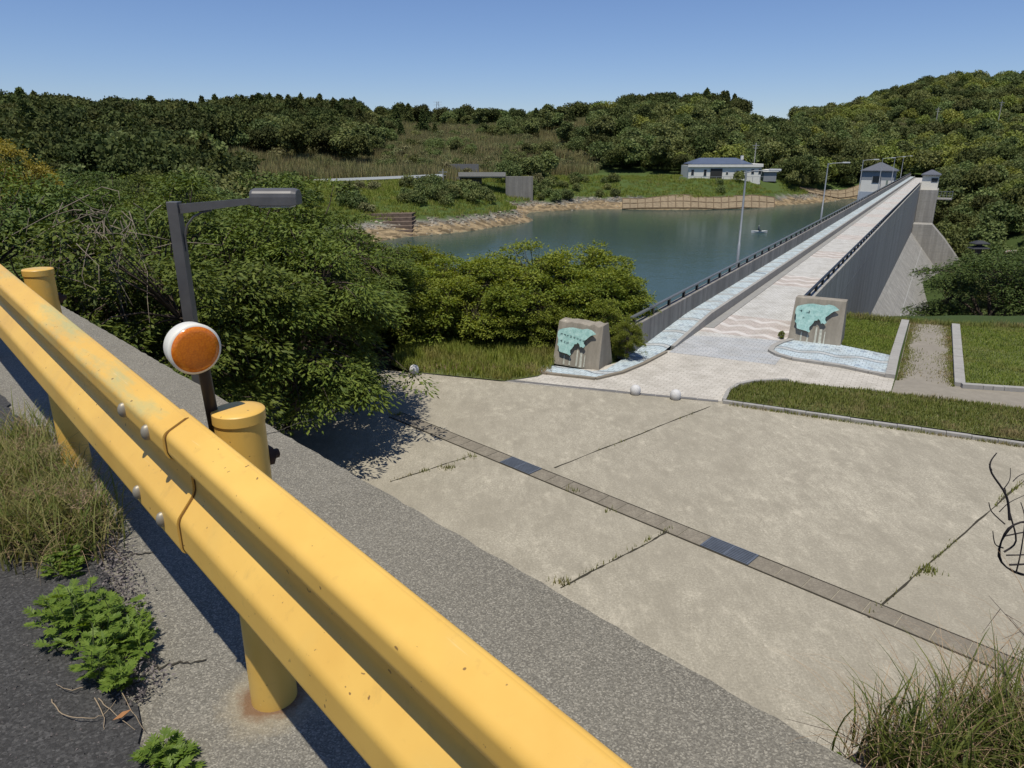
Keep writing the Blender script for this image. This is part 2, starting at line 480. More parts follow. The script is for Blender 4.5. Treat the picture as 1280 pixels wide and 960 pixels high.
M_wallside = concrete('wall_concrete', (.22, .2, .17), (.3, .28, .24), streak=.4)
M_dam = concrete('dam_concrete', (.38, .36, .32), (.53, .505, .45), streak=.55, sdark=.45, joints=[(1, 9.0, .05, (.13, .13, .13)), (2, 1.5, .015, (.19, .185, .18)), (0, 3.3, .03, (.5, .49, .46))])
M_damlight = concrete('tower_concrete', (.38, .36, .32), (.50, .475, .43), streak=.4, joints=[(2, 1.5, .02, (.18, .17, .16))])
M_parapet = concrete('parapet_concrete', (.28, .26, .23), (.42, .39, .345), streak=.65, sdark=.42, joints=[(1, 5.0, .02, (.09, .085, .08))])
M_kerb = concrete('kerb_concrete', (.34, .32, .28), (.46, .44, .40), joints=[(1, .6, .006, (.14, .13, .12))])
M_path = concrete('path_concrete', (.27, .235, .185), (.36, .32, .255), vec='W')
M_stone = concrete('monument_stone', (.33, .29, .225), (.46, .41, .33), streak=.4, fine=35)
M_asphalt = concrete('asphalt', (.050, .048, .046), (.085, .082, .078), vec='W', fine=150, agg=140, bmp=.7)
M_cover = concrete('drain_cover_concrete', (.22, .19, .145), (.34, .30, .23), fine=30, slabby=True)

def bricks(name, cols, bw, bh, mort=(.3, .27, .23), mode=None):
    m, nt, b = newmat(name, .85, .25)
    v = coords(nt)
    br = nd(nt, 'ShaderNodeTexBrick', {'Vector': v, 'Color1': cols[0], 'Color2': cols[1], 'Mortar': mort, 'Scale': 1.0,
                                        'Mortar Size': .010, 'Brick Width': bw, 'Row Height': bh, 'Bias': 0.0})
    c = br.outputs[0]
    sx = nd(nt, 'ShaderNodeSeparateXYZ', {0: v})
    X, Y = sx.outputs[0], sx.outputs[1]
    if mode == 'zig':
        zz = mth(nt, 'ADD', Y, mth(nt, 'MULTIPLY', mth(nt, 'PINGPONG', X, .55), .9))
        ln = mth(nt, 'LESS_THAN', mth(nt, 'FRACT', mth(nt, 'DIVIDE', zz, 1.35)), .30)
        band = mth(nt, 'LESS_THAN', mth(nt, 'FRACT', mth(nt, 'DIVIDE', mth(nt, 'ADD', Y, -29.2), 13.0)), .30)
        pink = nd(nt, 'ShaderNodeTexBrick', {'Vector': v, 'Color1': (.44, .36, .31), 'Color2': (.37, .29, .25), 'Mortar': mort, 'Scale': 1.0,
                                              'Mortar Size': .010, 'Brick Width': bw, 'Row Height': bh}).outputs[0]
        c = mixc(nt, mth(nt, 'MULTIPLY', band, .6), c, pink)
        c = mixc(nt, mth(nt, 'MULTIPLY', mth(nt, 'MULTIPLY', band, ln), .7), c, (.60, .57, .53))
    if mode == 'wave':
        wv = mth(nt, 'ADD', Y, mth(nt, 'MULTIPLY', mth(nt, 'SINE', mth(nt, 'MULTIPLY', X, 4.6)), .13))
        fr = mth(nt, 'FRACT', mth(nt, 'DIVIDE', wv, 2.1))
        l1 = mth(nt, 'LESS_THAN', mth(nt, 'ABSOLUTE', mth(nt, 'SUBTRACT', fr, .2)), .022)
        l2 = mth(nt, 'LESS_THAN', mth(nt, 'ABSOLUTE', mth(nt, 'SUBTRACT', fr, .36)), .022)
        tint = mth(nt, 'MULTIPLY', mth(nt, 'GREATER_THAN', fr, .2), mth(nt, 'LESS_THAN', fr, .36))
        c = mixc(nt, mth(nt, 'MULTIPLY', tint, .5), c, (.40, .37, .33))
        c = mixc(nt, mth(nt, 'MULTIPLY', mth(nt, 'ADD', l1, l2, clamp=True), .75), c, (.11, .13, .15))
        dx = mth(nt, 'LESS_THAN', mth(nt, 'FRACT', mth(nt, 'DIVIDE', X, .44)), .42)
        dy = mth(nt, 'LESS_THAN', mth(nt, 'ABSOLUTE', mth(nt, 'SUBTRACT', fr, .74)), .05)
        c = mixc(nt, mth(nt, 'MULTIPLY', mth(nt, 'MULTIPLY', dx, dy), .55), c, (.16, .2, .26))
    n1 = noise(nt, v, 1.1, 6); n2 = noise(nt, v, 14, 3)
    c = mixc(nt, ramp(nt, n1, [(.45, 0.0), (.75, .45)]), c, (.2, .18, .14))
    hs = nd(nt, 'ShaderNodeHueSaturation', {'Color': c, 'Value': mth(nt, 'MULTIPLY_ADD', n2, .5, .75)})
    nt.links.new(hs.outputs[0], b.inputs['Base Color'])
    bump(nt, b, br.outputs[1], -.4, .006)
    return m
M_brick = bricks('beige_brick_paving', ((.51, .475, .41), (.44, .405, .345)), .30, .15)
M_zig = bricks('zigzag_brick_paving', ((.51, .50, .465), (.44, .43, .40)), .22, .22, mode='zig')
M_band = bricks('grey_brick_band', ((.44, .44, .43), (.36, .37, .37)), .30, .15, mort=(.2, .2, .2))
M_wave = bricks('pale_blue_wave_paving', ((.46, .52, .535), (.38, .45, .475)), .22, .22, mort=(.22, .25, .26), mode='wave')
M_dark = simple('joint_dirt', (.045, .04, .03), .95, .1)
M_soil = simple('soil', (.11, .085, .055), .95, .1, var=.4, scale=9, bmp=.6)

def os_of(px, py, z=0.0):
    s, o = so_of(G(px, py, z)); return (o, s)
def dsheet(name, poly, z, mat):
    return tag(MB().sheet(poly, z).build(name, mat, rz=DAM_RZ), kind='structure')

# plaza slab (o, s frame)
slab = [(-16.5, 17.9), (-14.67, 18.36), (-7.34, 20.0), (-4.75, 20.74), (2.81, 21.34), (10, 21.9), (10, -4), (-16.5, -4)]
dsheet('plaza', slab, 0.0, M_slab)
brick_poly = [os_of(*p) for p in ((672, 470), (690, 460), (742, 462), (775, 452), (820, 440), (837, 438), (960, 436), (985, 444), (1118, 468), (1118, 474), (1113, 492), (985, 478), (940, 480), (915, 487))] + [(-4.75, 20.74), (-7.34, 20.0), (-11.6, 19.05)]
dsheet('brick_pavement', brick_poly, .006, M_brick)
dsheet('brick_band_pavement', [(-8.0, 25.3), (-8.0, 28.3), (-4.6, 29.3), (-4.75, 27.4), (-4.2, 26.8), (-4.2, 25.6)], .010, M_band)
dsheet('dam_road', [(-8.0, 28.0), (-8.0, 246), (-4.55, 246), (-4.55, 29.0)], .004, M_zig)
# walkway along the parapet: a flared apron, a ramp, then a raised footway
wk = [(-11.2, 20.5), (-9.0, 20.9), (-8.55, 21.9), (-8.32, 23.3), (-8.17, 25.0)]
dsheet('walkway', wk + [(-9.1, 25.0), (-9.1, 21.9), (-9.4, 21.5), (-11.2, 21.4)], .05, M_wave)
mb = MB()
mb.add([(-9.1, 25, .05), (-8.15, 25, .05), (-8.15, 31, .32), (-9.1, 31, .32), (-9.1, 246, .32), (-8.15, 246, .32)], [(0, 1, 2, 3), (3, 2, 5, 4)])
tag(mb.build('walkway', M_wave, rz=DAM_RZ), kind='structure')
# right-hand paving
blue = [os_of(*p) for p in ((964, 439), (976, 430), (990, 426), (1050, 432), (1119, 447), (1113, 472), (1050, 459), (990, 450), (972, 445))]
dsheet('walkway', blue, .05, M_wave)
dsheet('path', [os_of(*p) for p in ((1137, 404), (1189, 407), (1194, 484), (1120, 477))], .012, M_path)
dsheet('path', [os_of(*p) for p in ((1114, 492), (1119, 476), (1280, 491), (1430, 507), (1430, 533), (1280, 512))], .016, M_path)
lawn_mat = simple('turf_soil', (.10, .115, .04), .95, .1, var=.35, scale=4)
strip_px = ((908, 501), (914, 489), (940, 481), (985, 479), (1113, 493), (1280, 513), (1430, 534), (1430, 578), (1280, 553))
strip = [os_of(*p) for p in strip_px]
lawnR = [os_of(*p) for p in ((1199, 410), (1203, 482), (1280, 487), (1460, 505), (1460, 425), (1280, 412))]
lawnL = [os_of(*p) for p in ((1052, 433), (1036, 398), (1128, 406), (1117, 446))]
verge = [os_of(*p) for p in ((490, 458), (500, 425), (560, 412), (640, 425), (700, 438), (690, 462), (672, 471))] + [(-11.5, 19.08), (-14.9, 18.33)]
for nm, pl, z in (('turf', strip, .05), ('turf', lawnR, .05), ('turf', lawnL, .05), ('turf', verge, .03)):
    dsheet(nm, pl, z, lawn_mat)

def kerb_run(pts, wd, z1, name='kerb', label=None, mat=None):
    mb = MB()
    P = [np.array(p[:2]) for p in pts]
    for a, c in zip(P[:-1], P[1:]):
        L = np.linalg.norm(c - a); n = max(1, round(L / .6)); t = (c - a) / L; q = np.array([-t[1], t[0]]) * wd / 2
        for k in range(n):
            p0 = a + t * (L * k / n + .004); p1 = a + t * (L * (k + 1) / n - .004)
            dz = random.uniform(-.006, .006)
            mb.prism([tuple(p0 - q), tuple(p1 - q), tuple(p1 + q), tuple(p0 + q)], -.02, z1 + dz)
    o = mb.build(name, mat or M_kerb, rz=DAM_RZ, bevel=.008)
    return tag(o, label, 'kerb')
random.seed(5)
kerb_run([(-4.75, 20.62), (2.81, 21.22), (11, 21.9)], .13, .10, label='long thin concrete kerb between the grass strip and the plaza slab')
kerb_run([(-4.75, 20.75)] + [os_of(*p) for p in ((911, 490), (922, 483), (940, 479), (985, 476.5))], .12, .10, label='short curved kerb round the left end of the grass strip')
kerb_run([os_of(*p) for p in ((1131, 404), (1118, 447), (1112, 473))], .3, .16, label='white stone kerb on the left side of the bare path')
kerb_run([os_of(*p) for p in ((1194, 409), (1199, 484))], .3, .16, label='white stone kerb on the right side of the bare path')
kerb_run([os_of(*p) for p in ((1201, 485), (1280, 490), (1440, 507))], .2, .16, label='white kerb along the front edge of the right lawn')
kerb_run([os_of(*p) for p in ((990, 426), (976, 430), (966, 435), (963, 440), (972, 445), (990, 450), (1050, 459), (1112, 472))], .2, .10, label='low kerb curving round the blue paved strip beside the right monument')
kerb_run([(-11.3, 20.4), (-9.0, 20.78), (-8.5, 21.9), (-8.25, 23.3), (-8.08, 25.2)], .14, .08, label='low brown kerb curving round the pale blue walkway by the left monument',
         mat=concrete('brown_kerb_concrete', (.24, .2, .15), (.32, .28, .22)))
kerb_run([(-14.5, 18.5), (-10.9, 19.35), (-7.34, 20.1), (-4.9, 20.7)], .16, .02, label='flush dark edging strip between plaza slab and brick paving',
         mat=concrete('edging_concrete', (.15, .145, .14), (.22, .21, .2)))

# joints in the slab
def joint(a, c, wd=.024):
    A, C = os_of(*a), os_of(*c)
    A, C = np.array(A), np.array(C)
    n = 24; t = (C - A) / np.linalg.norm(C - A); q = np.array([-t[1], t[0]])
    off = np.cumsum([random.uniform(-.012, .012) for _ in range(n + 1)])
    L = [A + (C - A) * k / n + q * off[k] for k in range(n + 1)]
    w_ = [wd * random.uniform(.25, 1.2) for _ in range(n + 1)]
    vs = [(*(p - q * h), .004) for p, h in zip(L, w_)] + [(*(p + q * h), .004) for p, h in zip(L, w_)]
    fs = [(k, k + 1, n + 2 + k, n + 1 + k) for k in range(n)]
    tag(MB().add(vs, fs).build('slab_joint', M_dark, rz=DAM_RZ), kind='structure')
JOINTS = [((693, 585), (890, 508)), ((488, 602), (592, 571)), ((700, 735), (838, 661)), ((1085, 772), (1290, 592))]
for a, c in JOINTS: joint(a, c)

# ------------------------------------------------------------------ drain channel with covers
dr = thing('drain_channel', 'long line of square concrete drain covers crossing the plaza slab', 'drain', SO(14.78, -12.49, 0.0))
mg = simple('grate_steel', (.17, .19, .22), .5, .5, metal=.5)
a0, a1 = np.array([-12.6, 14.82]), np.array([2.6, 11.02])
Ld = np.linalg.norm(a1 - a0); td = (a1 - a0) / Ld
dr_org = np.array(SO(14.78, -12.49))
dang = math.atan2(td[1], td[0]) + DAM_RZ
def dr_world(t): p = a0 + td * t; return SO(p[1], p[0])
t = 0.0; k = 0
grate_at = [so_of(G(*p)) for p in ((656, 585), (903, 690))]
grate_t = [float(np.dot(np.array([o, s]) - a0, td)) for s, o in grate_at]
while t < Ld:
    isg = any(abs(t + .45 - g) < .3 for g in grate_t)
    ln = .98 if isg else .5
    p = dr_world(t + ln / 2) - dr_org
    mb = MB()
    if isg:
        for q in range(9):
            y = -.21 + q * .0525
            mb.box(-ln / 2, ln / 2, y - .012, y + .012, .006, .03)
        for x in (-ln / 2 + .02, ln / 2 - .02, 0): mb.box(x - .015, x + .015, -.225, .225, .004, .028)
        mb.box(-ln / 2, ln / 2, -.225, .225, .001, .005)
        mb.build('grate', mg, dr, loc=p, rz=dang)
    else:
        mb.box(-ln / 2 + .008, ln / 2 - .008, -.215, .215, .002, .014 + random.uniform(-.003, .004))
        mb.build('cover', M_cover, dr, loc=p, rz=dang, bevel=.01)
    t += ln; k += 1
mb = MB()
for sg in (-1, 1): mb.box(-Ld / 2, Ld / 2, sg * .235 - .016, sg * .235 + .016, .001, .010)
mb.build('channel_edge', M_dark, dr, loc=dr_world(Ld / 2) - dr_org, rz=dang)

# ------------------------------------------------------------------ dam
dam = thing('dam', 'long grey concrete dam with a paved crest road and sloping downstream face', 'dam', SO(26, -7), DAM_RZ)
OX, OY = -7.0, 26.0           # local origin in the (o, s) frame
def dloc(poly): return [(p[0] - OX, p[1] - OY) for p in poly]
class DMB(MB):
    def dbox(self, o0, o1, s0, s1, z0, z1): return self.box(o0 - OX, o1 - OX, s0 - OY, s1 - OY, z0, z1)
    def extr(self, prof, s0, s1):        # profile in (o, z)
        n = len(prof)
        vs = [(o - OX, s0 - OY, z) for o, z in prof] + [(o - OX, s1 - OY, z) for o, z in prof]
        return self.add(vs, [tuple(range(n)), tuple(range(2 * n - 1, n - 1, -1))] + [((i + 1) % n, i, n + i, n + (i + 1) % n) for i in range(n)])
body = [(-9.4, -34), (-9.4, -.02), (-4.56, -.02), (-4.56, -.6), (-4.25, -.6), (-4.25, -7.8), (16.5, -34)]
DMB().extr(body, 26, 247).build('body', M_dam, dam)
tag(DMB().dbox(-9.4, -9.1, 23.6, 247, -.018, 1.05).build('parapet', M_parapet, dam, bevel=.02), 'upstream parapet with vertical water stains')
DMB().dbox(-4.55, -4.25, 30.8, 168, -.598, 1.05).build('parapet', M_dam, dam, bevel=.02)
DMB().dbox(-4.55, -4.25, 176.2, 247, -.598, 1.05).build('parapet', M_dam, dam)
kb = DMB()
kb.add([(o - OX, s - OY, z) for o, s, z in ((-8.15, 26, .0), (-8.0, 26, .0), (-8.0, 247, .0), (-8.15, 247, .0), (-8.15, 26, .09), (-8.0, 26, .09), (-8.0, 31, .42), (-8.15, 31, .42), (-8.0, 247, .42), (-8.15, 247, .42))],
       [(0, 3, 9, 7, 4), (1, 5, 6, 8, 2), (4, 7, 6, 5), (7, 9, 8, 6), (0, 4, 5, 1)])
kb.build('kerb', M_kerb, dam)
DMB().dbox(-7.99, -7.6, 30, 247, .005, .03).build('gutter', concrete('gutter_concrete', (.3, .29, .27), (.4, .39, .36)), dam)
DMB().dbox(-4.2, -1.0, 168, 178, -14, -.02).build('tower', M_damlight, dam)
DMB().extr([(-4.2, -6.2), (-1.0, -6.2), (1.6, -9.0), (16, -27), (16, -30), (-4.2, -10)], 161.5, 166).build('training_wall', M_damlight, dam)
DMB().extr([(-4.2, -8.4), (17, -34.7), (17, -35.5), (-4.2, -9.4)], 120, 120.6).build('rib', M_damlight, dam)

M_rail = simple('weathered_rail_steel', (.16, .17, .17), .5, .4, metal=.4)
M_railblk = simple('black_rail_steel', (.018, .019, .02), .45, .4)
def railing(label, o, s0, s1, mrail):
    r = thing('parapet_railing', label, 'railing', SO(s0, o, 1.05), DAM_RZ)
    n = int((s1 - s0) / 2.0)
    MB().box(-.06, .06, 0, s1 - s0, .27, .34).build('handrail', mrail, r, bevel=.01)
    far = MB()
    for k in range(n + 1):
        y = k * 2.0 + .3
        if k < 99:
            MB().box(-.05, .05, y - .07, y + .07, -.004, .27).build('post', M_railblk, r)
        else:
            far.box(-.05, .05, y - .07, y + .07, -.004, .27)
    if far.v: tag(far.build('post', M_railblk, r), kind='stuff')
    return r
railing('grey topped steel railing along the reservoir side parapet of the dam', -9.25, 24.5, 246, M_rail)
railing('low black steel railing along the downstream parapet of the dam', -4.40, 31.0, 167.5, M_railblk)

# lamps standing on the outside of the upstream parapet
M_galv = simple('galvanised_steel', (.30, .31, .31), .5, .5, metal=.5)
lamp_notes = ['nearest', 'second', 'third', 'fourth', 'fifth', 'farthest']
for i in range(6):
    s = 42 + 32 * i
    lp = thing('street_lamp', 'slim grey dam lamp outside the parapet, %s from the plaza end' % lamp_notes[i], 'street lamp', SO(s, -9.62, 0.2), DAM_RZ, 'tall lamps along the dam parapet')
    MB().tube([(0, 0, .3), (0, 0, 2.0), (0, 0, 2.02), (0, 0, 6.0)], [.085, .08, .06, .05], 10).build('pole', M_galv, lp)
    MB().box(-.16, .2, -.16, .16, .1, .35).build('bracket', M_galv, lp)
    MB().tube([(0, 0, 5.9), (.4, 0, 6.0), (1.3, 0, 6.05)], .03, 8).build('arm', M_galv, lp)
    MB().box(1.2, 1.85, -.09, .09, 6.0, 6.12).build('lamp_head', simple('lamp_head_grey', (.45, .46, .46), .4), lp, bevel=.03)
# ------------------------------------------------------------------ roadside wall, road, earth bank
random.seed(11)
def ew(e, q): p = EE * e + QQ * q; return (p[0], p[1])
edge = [(-6, 1.62)]
e = -5.6
while e < 12:
    edge.append((e, 1.62 + random.uniform(-.006, .006))); e += .07
edge.append((40, 1.62))
poly = [ew(*p) for p in edge] + [ew(40, -.6), ew(-6, -.6)]
MBw = MB().prism(poly, -.6, WALL_Z)
tag(MBw.build('retaining_wall', M_walltop), 'broad concrete retaining wall top carrying the yellow guardrail posts', 'wall')
asp = [(-6, -.1), (0, .06), (1.2, .24), (1.65, .31), (2.0, .36), (2.4, .45), (2.93, .53), (3.5, .56), (4.2, .6), (6, .62), (40, .6)]
fine = []
for (a, qa), (c, qc) in zip(asp[:-1], asp[1:]):
    n = max(1, int((c - a) / .05)) if a < 6 else 1
    for k in range(n): fine.append((a + (c - a) * k / n, qa + (qc - qa) * k / n + random.uniform(-.018, .018)))
fine.append((40, .6))
MBr = MB().sheet([ew(*p) for p in fine] + [ew(40, -8), ew(-6, -8)], WALL_Z + .012)
tag(MBr.build('road', M_asphalt), kind='structure')
MB().prism([ew(-6, -.61), ew(40, -.61), ew(40, -8), ew(-6, -8)], -.6, WALL_Z + .008)
tag(MB().prism([ew(-6, -.605), ew(40, -.605), ew(40, -9), ew(-6, -9)], -.5, WALL_Z + .006).build('road_bank', M_soil), kind='structure')
# cracks across the wall top
for (p, q) in (((330, 545), (392, 524)), ((122, 703), (195, 690)), ((180, 838), (258, 826))):
    A, C = G(*p, z=WALL_Z), G(*q, z=WALL_Z)
    n = 16; vs = []; fs = []
    dr_ = (C - A)[:2]; nn_ = np.array([-dr_[1], dr_[0]]) / np.linalg.norm(dr_)
    for k in range(n + 1):
        c = A[:2] + dr_ * k / n + nn_ * random.uniform(-.012, .012); h = random.uniform(.002, .006)
        vs += [(*(c - nn_ * h), WALL_Z + .004), (*(c + nn_ * h), WALL_Z + .004)]
    fs = [(2 * k, 2 * k + 1, 2 * k + 3, 2 * k + 2) for k in range(n)]
    tag(MB().add(vs, fs).build('wall_joint', M_dark), kind='structure')
# rust halo on the concrete round the post foot
P_E, P_Q = float(np.dot([-.684, 1.666], EE)), float(np.dot([-.684, 1.666], QQ))
# earth bank at the end of the wall
ge, gq = np.meshgrid(np.arange(-2.5, 1.61, .05), np.arange(1.5, 5.6, .06), indexing='ij')
def bank_z(e, q):
    z = WALL_Z - .10 - 3.2 * np.maximum(0, (e - .60) + .62 * (q - 1.6) + .04 * np.sin(q * 9) + .03 * np.sin(e * 13)) + .025 * np.sin(e * 17 + q * 5) + .02 * np.sin(q * 23 - e * 9)
    return np.maximum(z, -.2)
gz = bank_z(ge, gq)
V = np.stack([EE[0] * ge + QQ[0] * gq, EE[1] * ge + QQ[1] * gq, gz], -1).reshape(-1, 3)
n1_, n2_ = ge.shape
ii, jj = np.meshgrid(np.arange(n1_ - 1), np.arange(n2_ - 1), indexing='ij')
F = np.stack([ii * n2_ + jj, (ii + 1) * n2_ + jj, (ii + 1) * n2_ + jj + 1, ii * n2_ + jj + 1], -1).reshape(-1, 4)
M_bank = simple('dry_soil', (.22, .175, .125), .95, .1, var=.4, scale=14, bmp=.7)
tag(np_mesh('earth_bank', V, F[:, ::-1], M_bank, smooth=True), kind='structure')

# ------------------------------------------------------------------ guardrail
def yellow():
    m, nt, b = newmat('yellow_paint', .42, .45)
    v = world_pos(nt)
    n1 = noise(nt, v, 3.0, 5); n2 = noise(nt, v, 40, 3); n3 = noise(nt, world_pos(nt, (1, 1, .4)), 2.1, 3)
    c = ramp(nt, n1, [(.3, (.64, .375, .075)), (.7, (.72, .45, .10))])
    tc = coords(nt)
    c = mixc(nt, ramp(nt, n3, [(.58, 0.0), (.72, .30)]), c, (.42, .36, .13))
    gx = nd(nt, 'ShaderNodeSeparateXYZ', {0: tc})
    # faded green patch and scuffs along the crown of the far beam
    pt = noise(nt, coords(nt, scale=(2.2, 9, 9)), 1.0, 5, .7)
    on_top = mth(nt, 'MULTIPLY', mth(nt, 'GREATER_THAN', gx.outputs[0], .05), mth(nt, 'GREATER_THAN', gx.outputs[2], ZT_ - .045))
    c = mixc(nt, mth(nt, 'MULTIPLY', on_top, ramp(nt, pt, [(.50, 0.0), (.66, .60)])), c, (.34, .40, .20))
    scr = noise(nt, coords(nt, scale=(1.2, 60, 60)), 1.0, 4, .8)
    c = mixc(nt, ramp(nt, scr, [(.66, 0.0), (.74, .35)]), c, (.80, .62, .34))
    dirt = noise(nt, coords(nt, scale=(7, 7, 2)), 1.0, 6, .75)
    c = mixc(nt, ramp(nt, dirt, [(.58, 0.0), (.76, .38)]), c, (.30, .20, .07))
    chip = noise(nt, v, 62, 2, .5)
    c = mixc(nt, ramp(nt, chip, [(.72, 0.0), (.745, .8)]), c, (.13, .07, .03))
    c = mixc(nt, ramp(nt, n2, [(.62, 0.0), (.72, .22)]), c, (.45, .28, .07))
    nt.links.new(c, b.inputs['Base Color'])
    nt.links.new(mth(nt, 'MULTIPLY_ADD', n1, .3, .3), b.inputs['Roughness'])
    bump(nt, b, noise(nt, v, 25, 2), .06, .004)
    return m
ZT_ = 1.49 - .593
M_yel = yellow()
M_bolt = simple('zinc_bolt', (.30, .265, .20), .5, .5, metal=.4)
M_rust = simple('rusty_steel', (.06, .035, .025), .85, .2, var=.4, scale=30)
E0 = P_E
ROT = math.atan2(EE[1], EE[0]) - .0131          # local x = along the rail, local y = +Q turned left
SLOPE = .045
gr = thing('guardrail', 'yellow double ridged steel guardrail on round capped posts along the wall top', 'guardrail', EQ(E0, P_Q, WALL_Z), ROT)
ZT = 1.49 - .593                         # rail top above the wall top
def fillet(pts, r, n=16):
    out = [pts[0]]
    for p0, p1, p2 in zip(pts[:-2], pts[1:-1], pts[2:]):
        a, p, c = (np.array(q) for q in (p0, p1, p2))
        u, w_ = a - p, c - p
        t = min(r, .45 * np.linalg.norm(u), .45 * np.linalg.norm(w_))
        q0 = p + u / np.linalg.norm(u) * t; q1 = p + w_ / np.linalg.norm(w_) * t
        for k in range(n + 1):
            f = k / n
            out.append(tuple((1 - f) ** 2 * q0 + 2 * f * (1 - f) * p + f * f * q1))
    return out + [pts[-1]]
prof = fillet([(.106, -.022), (.1186, .000), (.181, -.030), (.181, -.086), (.131, -.128), (.131, -.196), (.181, -.256), (.181, -.344), (.116, -.376), (.098, -.380)], .016)
def beam(e0, e1, off):
    vs = []; fs = []
    st = [e0, e1]
    n = len(prof)
    th = .005
    for x in st:
        for nq, z in prof: vs.append((x - E0, nq + off, ZT + z + SLOPE * (x - E0)))
        for nq, z in prof[::-1]: vs.append((x - E0, nq + off - th, ZT + z + SLOPE * (x - E0)))
    k = 2 * n
    for i in range(k): fs.append((i, (i + 1) % k, k + (i + 1) % k, k + i))
    mb = MB(); mb.add(vs, fs, False)
    mb.add(vs[:k], [tuple(range(k))[::-1]]); mb.add(vs[k:], [tuple(range(k))])
    o = mb.build('beam', M_yel, gr)
    return o
M_seam = simple('seam_shade_rust', (.16, .075, .02), .8, .1)  # rust-brown strip at the beam lap, dark to paint the gap's shadow
def seam_shade(e0, e1, off):
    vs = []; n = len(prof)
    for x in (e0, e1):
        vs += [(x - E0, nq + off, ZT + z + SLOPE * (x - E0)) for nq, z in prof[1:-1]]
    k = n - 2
    MB().add(vs, [(i, i + 1, k + i + 1, k + i) for i in range(k - 1)]).build('seam_shade', M_seam, gr)
seam_shade(E0 - .0185, E0 - .0122, .0012)
beam(E0 - .012, E0 + 9, .0065); beam(E0 - 4.2, E0 + .05, 0)
for x in (-2, 0, 2.2, 4.8, 6.7, 8.7):
    z1 = 1.49 - .615 + SLOPE * x
    po = MB().tube([(x, 0, -.05), (x, 0, z1)], [.0635, .0605], 40).build('post', M_yel, gr)
    cp = MB().lathe([(.0640, z1 - .024), (.0643, z1 + .001)], 48, Matrix.Translation((x, 0, 0)))
    cp.lathe([(.0643, z1 + .001), (.0622, z1 + .004), (.045, z1 + .0065), (.02, z1 + .008), (.001, z1 + .0082)], 48, Matrix.Translation((x, 0, 0)))
    cp.build('cap', M_yel, po)
    MB().box(x - .045, x + .045, .052, .110, ZT - .27 + SLOPE * x, ZT - .11 + SLOPE * x).build('bracket', M_yel, gr)
    MB().lathe([(.026, 0), (.026, .016), (.014, .016), (.012, .034), (.004, .036)], 6, Matrix.Translation((x, -.057, z1 - .14)) @ Matrix.Rotation(Rd(90), 4, 'X')).build('nut', M_rust, gr)
for dx in (.10, .285):
    for zz in (-.062, -.300):
        Mx = Matrix.Translation((dx, .187, ZT + zz + SLOPE * dx)) @ Matrix.Rotation(Rd(-90), 4, 'X')
        MB().lathe([(.0165, -.006), (.0165, .004), (.014, .010), (.008, .0145), (.001, .016)], 16, Mx, sx=.75, sy=1.25).build('bolt', M_bolt, gr)
# ------------------------------------------------------------------ road delineator
dp = GY(243, 436, 1.60)
db = np.array(EQ(E0 + .075, P_Q - .03, H - .80))
dl = thing('delineator', 'round amber road reflector in white housing on a thin black stake', 'reflector', db)
M_blk = simple('black_stake', (.02, .016, .015), .5, .4)
st_top = dp - db + np.array([.0, .03, -.02])
s2 = MB().tube([(0, 0, -.22), tuple(st_top * .32)], [.0155, .0155], 10)
s2.build('stake_sleeve', simple('dark_red_stake', (.075, .03, .025), .6), dl)
MB().tube([tuple(st_top * .32), tuple(st_top)], [.0145, .0145], 10).build('stake', M_blk, dl)
ax = Vector((-EE[0], -EE[1], -.06)).normalized()
Mx = Matrix.Translation(Vector(dp - db)) @ ax.to_track_quat('Z', 'Y').to_matrix().to_4x4()
MB().lathe([(.02, -.055), (.047, -.05), (.057, -.035), (.0605, 0), (.0605, .006), (.055, .008)], 48, Mx).build('housing', simple('white_plastic', (.72, .69, .60), .45, .5, var=.05), dl)
def amber():
    m, nt, b = newmat('amber_lens', .22, .6)
    v = coords(nt)
    ck = nd(nt, 'ShaderNodeTexVoronoi', {'Vector': v, 'Scale': 220})
    nt.links.new(mixc(nt, ck.outputs[0], (.70, .20, .008), (.52, .12, .004)), b.inputs['Base Color'])
    bump(nt, b, ck.outputs[0], .12, .002)
    return m
MB().lathe([(.0548, .005), (.0548, .009), (.043, .0115), (.02, .013), (.001, .0135)], 48, Mx).build('lens', amber(), dl)

# ------------------------------------------------------------------ street lamp by the trees
lt = GY(217, 252, 9.2)
M_lamp = simple('bronze_grey_steel', (.115, .11, .105), .45, .45, metal=.3)
sl = thing('street_lamp', 'dark grey square post lamp with a side arm in front of the left trees', 'street lamp', (lt[0], lt[1], 0))
zt = lt[2]
MB().box(-.07, .07, -.07, .07, 0, zt).build('pole', M_lamp, sl, bevel=.008)
am = MB(); am.add([(.05, -.03, zt - .15), (1.06, -.03, zt - .02), (1.06, .03, zt - .02), (.05, .03, zt - .15), (.05, -.03, zt - .03), (1.06, -.03, zt + .05), (1.06, .03, zt + .05), (.05, .03, zt - .03)],
                  [(0, 3, 2, 1), (4, 5, 6, 7), (0, 1, 5, 4), (2, 3, 7, 6), (0, 4, 7, 3), (1, 2, 6, 5)])
am.build('arm', M_lamp, sl)
MB().tube([(.075, 0, zt - .62), (.085, 0, zt - .42), (.13, 0, zt - .29), (.22, 0, zt - .19), (.34, 0, zt - .13), (.46, 0, zt - .105)], .014, 8).build('brace', M_lamp, sl)
hd = MB(); nseg = 10; cs = []
for k in range(nseg + 1):
    a = math.pi * k / nseg
    cs.append((-.15 * math.cos(a), .02 + .105 * math.sin(a) ** .7))
cs = [(-.15, -.085)] + cs + [(.15, -.085)]
vs = []
for x, sc_ in ((1.0, .86), (1.04, 1.0), (1.52, 1.0), (1.58, .86)):
    vs += [(x, y * sc_, zt + .04 + z * sc_) for y, z in cs]
